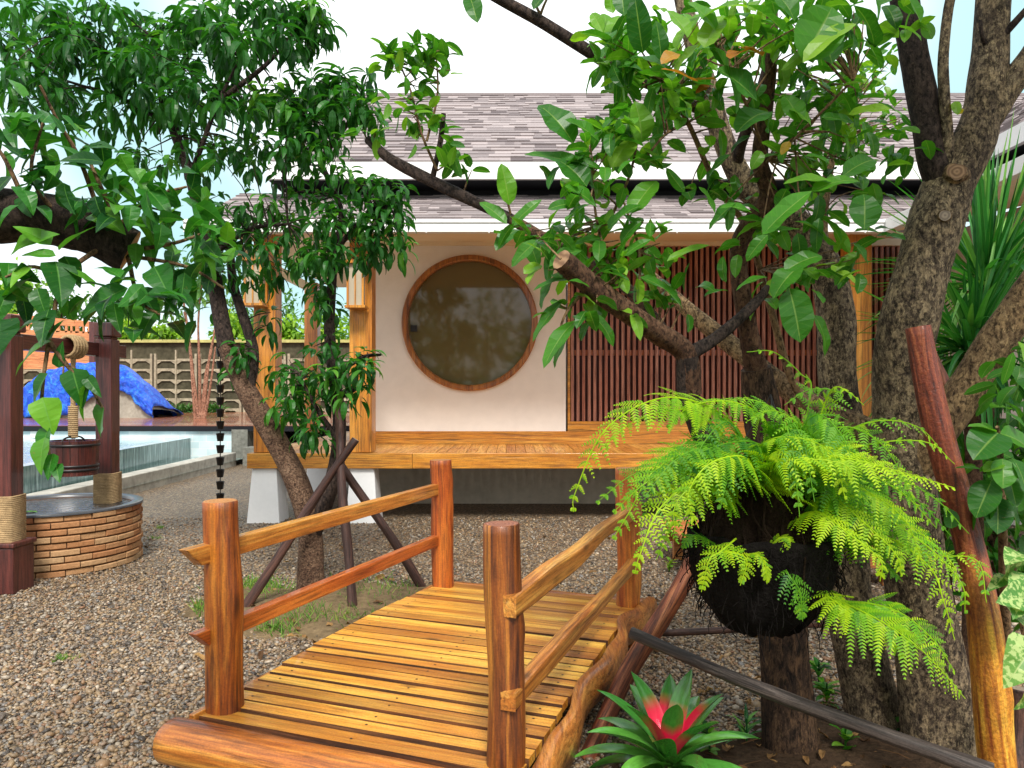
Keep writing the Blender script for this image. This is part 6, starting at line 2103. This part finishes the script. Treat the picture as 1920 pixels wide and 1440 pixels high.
vp = thing('variegated_plant', 'cream speckled large leaved plant at the lower right edge', 'plant', P(1925, 1400, 2.6))
mb = MB()
for q_ in ((1880, 1070), (1890, 1150), (1900, 1220)):
    tube(mb, spline([P(1930, 1400, 2.6), P(1925, 1250, 2.5), P(q_[0] + 20, q_[1] - 20, 2.42)], 10), 0.006, 6)
mb.build('stem', B_TWIG, vp)
mb = MB()
hero(mb, [(1900, 1040, 1865, 1100, 2.4, .7, .6), (1920, 1040, 1885, 1060, 2.4, .6, .7), (1935, 1120, 1868, 1130, 2.35, .7, .3), (1930, 1180, 1870, 1120, 2.35, .5, .5), (1940, 1200, 1882, 1290, 2.3, .6, .8), (1930, 1230, 1890, 1240, 2.32, .5, .7), (1940, 1080, 1900, 1160, 2.38, .6, .4), (1945, 1280, 1900, 1330, 2.35, .5, .6), (1890, 1080, 1850, 1110, 2.45, .4, .2)], 'heart', wave=0.1)
mb.build('leaves', F_VARI, vp)


for (px, py, d, n, lab) in ((1800, 830, 4.6, 60, 'added broad leaved shrub filling the dark background behind the tall peeled pole'), (1890, 960, 4.2, 60, 'added broad leaved shrub filling the dark background at the right edge behind the speckled plant')):
    c = P(px, py, d)
    t_ = thing('dark_fill_shrub', lab, 'shrub', (c.x, d, 0))  # shrubs added to make the background right of the forked tree dark
    mb = MB()
    T = rdir(n) * (rng.uniform(0, 1, n) ** 0.4)[:, None] * np.array([0.42, 0.35, 0.62]) + np.array([c.x, d, max(c.z, 0.6)])
    cluster_crown(mb, T, rdir(n), 5, 0.16, 0.075, 'oval', 0.8, 0.9, 0.4, 0.14, 7, varbase=rng.uniform(0, 0.3, n), jitter=0.05)
    mb.build('leaves', F_BIG, t_)
    mb = MB()
    for q_ in range(5):
        tube(mb, spline([(c.x, d, 0), (c.x + rng.uniform(-.1, .1), d, 0.3), tuple(T[q_])], 8), [0.016, 0.006], 6)
    mb.build('stem', B_BRANCH, t_)

M_LITTER = leafmat('dry_leaf', (0.06, 0.028, 0.012), (0.17, 0.085, 0.03), (0.32, 0.19, 0.07), 0.15, 0.7, (0.2, 0.12, 0.05), veins=False)
mb = MB()
n_ = 330
lx = np.concatenate([rng.normal(1.75, 0.75, 230), rng.normal(-1.3, 0.5, 40), rng.uniform(-3, 2.5, 60)])
ly = np.concatenate([rng.normal(3.15, 0.5, 230), rng.normal(5.3, 0.4, 40), rng.uniform(3.4, 8.2, 60)])
bu_, bv_ = bridge_uv(lx, ly)
ok_ = ~((bu_ > -0.3) & (bu_ < 2.35) & (bv_ > -0.15) & (bv_ < 1.5)) & (((lx + 4.25) ** 2 + (ly - 6.92) ** 2) > 0.6)
lx, ly = lx[ok_], ly[ok_]
n_ = len(lx)
a_ = rng.uniform(0, 6.28, n_)
leaves(mb, np.stack([lx, ly, np.full(n_, 0.028) + rng.uniform(0, 0.02, n_)], 1), np.stack([np.cos(a_), np.sin(a_), rng.normal(0.1, 0.15, n_)], 1), np.array([0, 0, 1.0])[None] + rng.normal(0, 0.25, (n_, 3)), rng.uniform(0.03, 0.10, n_), rng.uniform(0.02, 0.045, n_), rng.uniform(0.3, 1.6, n_), 0.25, 'oval', None, 7, wave=0.3)
for k in range(70):
    x_, y_, a1 = rng.normal(1.8, 0.6), rng.normal(3.0, 0.4), rng.uniform(0, 6.28)
    ln_ = rng.uniform(0.05, 0.25)
    tube(mb, spline([(x_, y_, 0.03), (x_ + ln_ * 0.5 * math.cos(a1) + 0.01, y_ + ln_ * 0.5 * math.sin(a1), 0.045), (x_ + ln_ * math.cos(a1), y_ + ln_ * math.sin(a1), 0.035)], 5), 0.0025, 4, var=0.3)
tag(mb.build('fallen_leaves', M_LITTER), 'dry brown leaves and bits of twig lying on the soil and gravel', 'fallen leaves', None, 'stuff')

# --- small plants on the ground among the trunks
def sprout(px, py, d, n, ln, wd, label, mat=F_BIG, shape='oval'):
    c = P(px, py, d)
    c.z = 0.01
    mb = MB()
    a_ = rng.uniform(0, 6.28, n)
    el = rng.uniform(0.3, 1.2, n)
    dd = np.stack([np.cos(a_) * np.cos(el), np.sin(a_) * np.cos(el), np.sin(el)], 1)
    pos = np.array(c)[None] + np.stack([np.zeros(n), np.zeros(n), rng.uniform(0, 0.10, n)], 1)
    leaves(mb, pos, dd, np.tile([(0, 0, 1.0)], (n, 1)), rng.uniform(0.6, 1.1, n) * ln, wd, 0.8, 0.12, shape, None, 7)
    tube(mb, [tuple(c), (c.x, c.y, 0.12)], 0.004, 5)
    tag(mb.build('ground_plant', mat, None, origin=(c.x, c.y, 0)), label, 'plant', 'small plants on the ground under the trees')


for q_, (px_, py_, d_, n__, ln_, lab_) in enumerate(((1330, 1420, 3.2, 16, 0.08, 'low green seedlings on the soil just right of the bromeliad'), (1690, 1400, 3.35, 18, 0.08, 'leafy seedlings at the foot of the middle and right trunks'), (1535, 1270, 4.0, 14, 0.10, 'upright green sprig on the gravel seen between the left and middle trunks'), (1090, 1330, 3.7, 12, 0.05, 'tiny weed at the foot of the brown pole by the bridge'), (1850, 1330, 3.4, 20, 0.11, 'leafy green weed between the peeled pole and the speckled plant'))):
    sprout(px_, py_, d_, n__, ln_, 0.03, lab_, F_NEAR)
sprout(1550, 1330, 3.7, 22, 0.09, 0.03, 'small leafy green plant growing between the two left tree trunks')
sprout(1585, 1425, 3.2, 8, 0.09, 0.045, 'single heart-leaved seedling on the dark soil')
sprout(1400, 1400, 3.3, 12, 0.14, 0.02, 'narrow leaved green clump behind the bromeliad', F_STRAP, 'yucca')
sprout(1700, 1190, 4.8, 14, 0.09, 0.03, 'light green plant on the gravel behind the right-hand trunks', F_FERN)
sprout(1255, 1075, 6.5, 14, 0.10, 0.03, 'yellowish tuft on the gravel beyond the right rail', F_LIME, 'lance')

# --- grass tufts
mb = MB()
for (px, py, rx, ry, n) in ((490, 1110, 70, 22, 420), (570, 1160, 55, 16, 340), (710, 1120, 80, 30, 300), (520, 1185, 40, 10, 160), (375, 1150, 14, 12, 80), (660, 1165, 60, 14, 200)):
    for k in range(n):
        x_, y_ = px + rng.normal(0, rx * 0.55), py + rng.normal(0, ry * 0.55)
        d = CAMZ * FPX / (y_ - HY)
        c = P(x_, y_, d)
        leaves(mb, [(c.x, c.y, 0.0)], [(rng.normal(0, .5), rng.normal(0, .5), 1)], [(rng.normal(), rng.normal(), 0.2)], rng.uniform(0.04, 0.14), 0.009, 0.9, 0.1, 'blade', None, 4)
for (px, py) in ((118, 1238), (300, 990), (290, 1010)):
    d = CAMZ * FPX / (py - HY)
    c = P(px, py, d)
    for k in range(40):
        leaves(mb, [(c.x + rng.normal(0, .03), c.y + rng.normal(0, .03), 0.0)], [(rng.normal(0, .6), rng.normal(0, .6), 1)], [(rng.normal(), rng.normal(), 0.2)], rng.uniform(0.03, 0.06), 0.006, 0.9, 0.1, 'blade', None, 4)
o_ = mb.build('grass', F_GRASS)
tag(o_, 'sparse short grass round the staked tree', 'grass', None, 'stuff')

# --- multi-stem small tree on the pool deck
dt = thing('deck_tree', 'small pink-stemmed multi-trunk tree standing on the pool deck', 'tree', P(375, 778, 22.0))
mb = MB()
DTD = 22.0
for s in ([(372, 779, DTD), (362, 700, DTD), (350, 600, DTD), (335, 520, DTD)], [(375, 779, DTD), (374, 690, DTD), (372, 600, DTD), (380, 520, DTD)], [(378, 779, DTD), (386, 700, DTD), (396, 660, DTD), (410, 560, DTD)], [(366, 700, DTD), (355, 640, DTD), (345, 585, DTD)], [(380, 720, DTD), (392, 675, DTD), (398, 640, DTD)], [(383, 778, DTD), (395, 720, DTD), (404, 650, DTD)]):
    c = PP(s)
    c[0].z = min(c[0].z, 0.85)
    limb(mb, c, [0.055, 0.035, 0.022], 16, sides=8, lump=0.08)
mb.build('trunk', B_PINK, dt, smooth=True)
mb = MB()
tips, outw = blob_points([(350, 520, 60, 50, DTD, .8, 26), (400, 520, 60, 50, DTD, .8, 26), (330, 580, 30, 30, DTD, .5, 8)])
cluster_crown(mb, tips, outw, 7, 0.32, 0.13, 'lance', 0.8, 0.9, 0.4, 0.1, 5, jitter=0.15)
mb.build('crown', F_MID, dt)
for k, (px, lab) in enumerate(((300, 'dark low shrub at the foot of the block wall left of the pink-stemmed tree'), (345, 'dark low shrub against the block wall just behind the pink stems'), (398, 'dark low shrub at the foot of the block wall right of the pink stems'))):
    c = P(px, 0, 29.0)
    mb = MB()
    n_ = 90
    a_ = rng.uniform(0, 6.28, n_)
    el = rng.uniform(0.2, 1.4, n_)
    leaves(mb, np.array([[c.x, 29.2, 0.86]]) + rng.uniform(-.25, .25, (n_, 3)) * np.array([1.2, 0.6, 0.0]), np.stack([np.cos(a_) * np.cos(el), np.sin(a_) * np.cos(el), np.sin(el)], 1), np.tile([(0, 0, 1.0)], (n_, 1)), rng.uniform(0.35, 0.75, n_), 0.07, 0.9, 0.1, 'lance', rng.uniform(0, .5, n_), 5)
    tag(mb.build('wall_shrub', F_MID, None, origin=(c.x, 29.2, 0.845)), lab, 'shrub', 'shrubs along the block wall')

# --- trees and bushes beyond the wall
def far_tree(px, d, top_py, rx, label, mat, n, ln=0.3, trunk=True, base_py=640, name='background_tree', seed=0):
    c = P(px, 0, d)
    t_ = thing(name, label, 'tree', (c.x, d, 0), 'trees beyond the block wall')
    zt_ = P(0, top_py, d).z
    zb_ = P(0, base_py, d).z
    r_ = pxr(rx, d)
    rr = np.random.default_rng(seed)
    cl = []
    for k in range(9):
        v = rr.normal(0, 1, 3)
        v /= np.linalg.norm(v)
        q_ = rr.uniform(0.2, 0.75)
        cl.append((c.x + v[0] * r_ * q_, d + v[1] * r_ * 0.6 * q_, (zt_ + zb_) / 2 + v[2] * (zt_ - zb_) * 0.5 * q_, rr.uniform(0.3, 0.55)))
    T, O = [], []
    for (x, y, z, s) in cl:
        k = max(3, n // 9)
        v = rdir(k) * (rng.uniform(0, 1, k) ** 0.4)[:, None]
        T.append(np.array([[x, y, z]]) + v * np.array([r_ * s, r_ * s, (zt_ - zb_) * 0.5 * s]))
        O.append(v)
    T, O = np.concatenate(T), np.concatenate(O)
    mb = MB()
    cluster_crown(mb, T, O, 6, ln, ln * 0.45, 'oval', 0.7, 0.9, 0.2, 0.1, 4, jitter=ln * 0.4)
    mb.build('crown', mat, t_)
    mb = MB()
    tube(mb, spline([(c.x, d, 0), (c.x + 0.1, d, zb_ * 0.6), (c.x, d, (zt_ + zb_) / 2)], 10), [0.16, 0.06], 8, lump=0.06)
    for (x, y, z, s) in cl[:6]:
        tube(mb, spline([(c.x, d, zb_ * 0.8), ((c.x + x) / 2, y, (zb_ + z) / 2 - 0.1), (x, y, z)], 6), [0.06, 0.02], 6)
    mb.build('trunk', B_BRANCH, t_, smooth=True)


far = [(30, 33, 470, 70, 'lime green tree above the far left end of the wall', F_LIME, 90), (110, 36, 520, 60, 'mid green tree above the orange fence', F_MID, 80), (185, 38, 560, 50, 'dark green tree right of the orange fence', F_MID, 70), (250, 34, 590, 45, 'yellow-green bush just over the wall beside the well post', F_LIME, 70),
       (310, 34, 596, 42, 'low lime bush over the wall left of the pink stems', F_LIME, 64), (240, 44, 555, 35, 'hazy green tree in the gap above the lime bushes', F_MID, 60), (420, 34, 585, 45, 'lime bush over the wall behind the leaning trunk', F_LIME, 70), (455, 42, 540, 45, 'mid green tree behind the left verandah post', F_MID, 70),
       (545, 35, 590, 40, 'yellow-green bush between the two verandah posts', F_LIME, 64), (535, 42, 535, 28, 'thin pale tree rising between the verandah posts', F_MID, 50), (620, 35, 585, 45, 'lime bush over the wall beside the round window', F_LIME, 70), (680, 37, 570, 50, 'green tree half hidden by the second verandah post', F_MID, 70)]
for k, (px, d, tpy, rx, lab, mt, n) in enumerate(far):
    rx *= 1.2
    tpy -= 8
    far_tree(px, d, tpy, rx, lab, mt, int(n * 1.5), 0.36, seed=k, base_py=672)

# --- garden behind the viewer, seen mirrored in the round window
for k, (x, y, h, lab) in enumerate(((-4.5, -5.5, 5.2, 'bushy tree behind the viewpoint mirrored at the left of the round window'), (-1.0, -7.0, 5.8, 'tall bushy tree behind the viewpoint mirrored in the middle of the round window'), (2.6, -6.0, 5.0, 'bushy tree behind the viewpoint mirrored at the right of the round window'))):
    t_ = thing('background_tree', lab, 'tree', (x, y, 0), 'trees behind the viewpoint')
    v = rdir(260) * (rng.uniform(0, 1, 260) ** 0.35)[:, None]
    T = np.array([[x, y, h * 0.52]]) + v * np.array([2.4, 1.5, h * 0.5])
    mb = MB()
    cluster_crown(mb, T, v, 7, 0.34, 0.14, 'oval', 0.7, 0.9, 0.3, 0.1, 4, jitter=0.15)
    mb.build('crown', F_MID, t_)
    mb = MB()
    tube(mb, [(x, y, 0), (x + 0.05, y, h * 0.4), (x, y, h * 0.8)], [0.16, 0.05], 8)
    mb.build('trunk', B_BRANCH, t_, smooth=True)
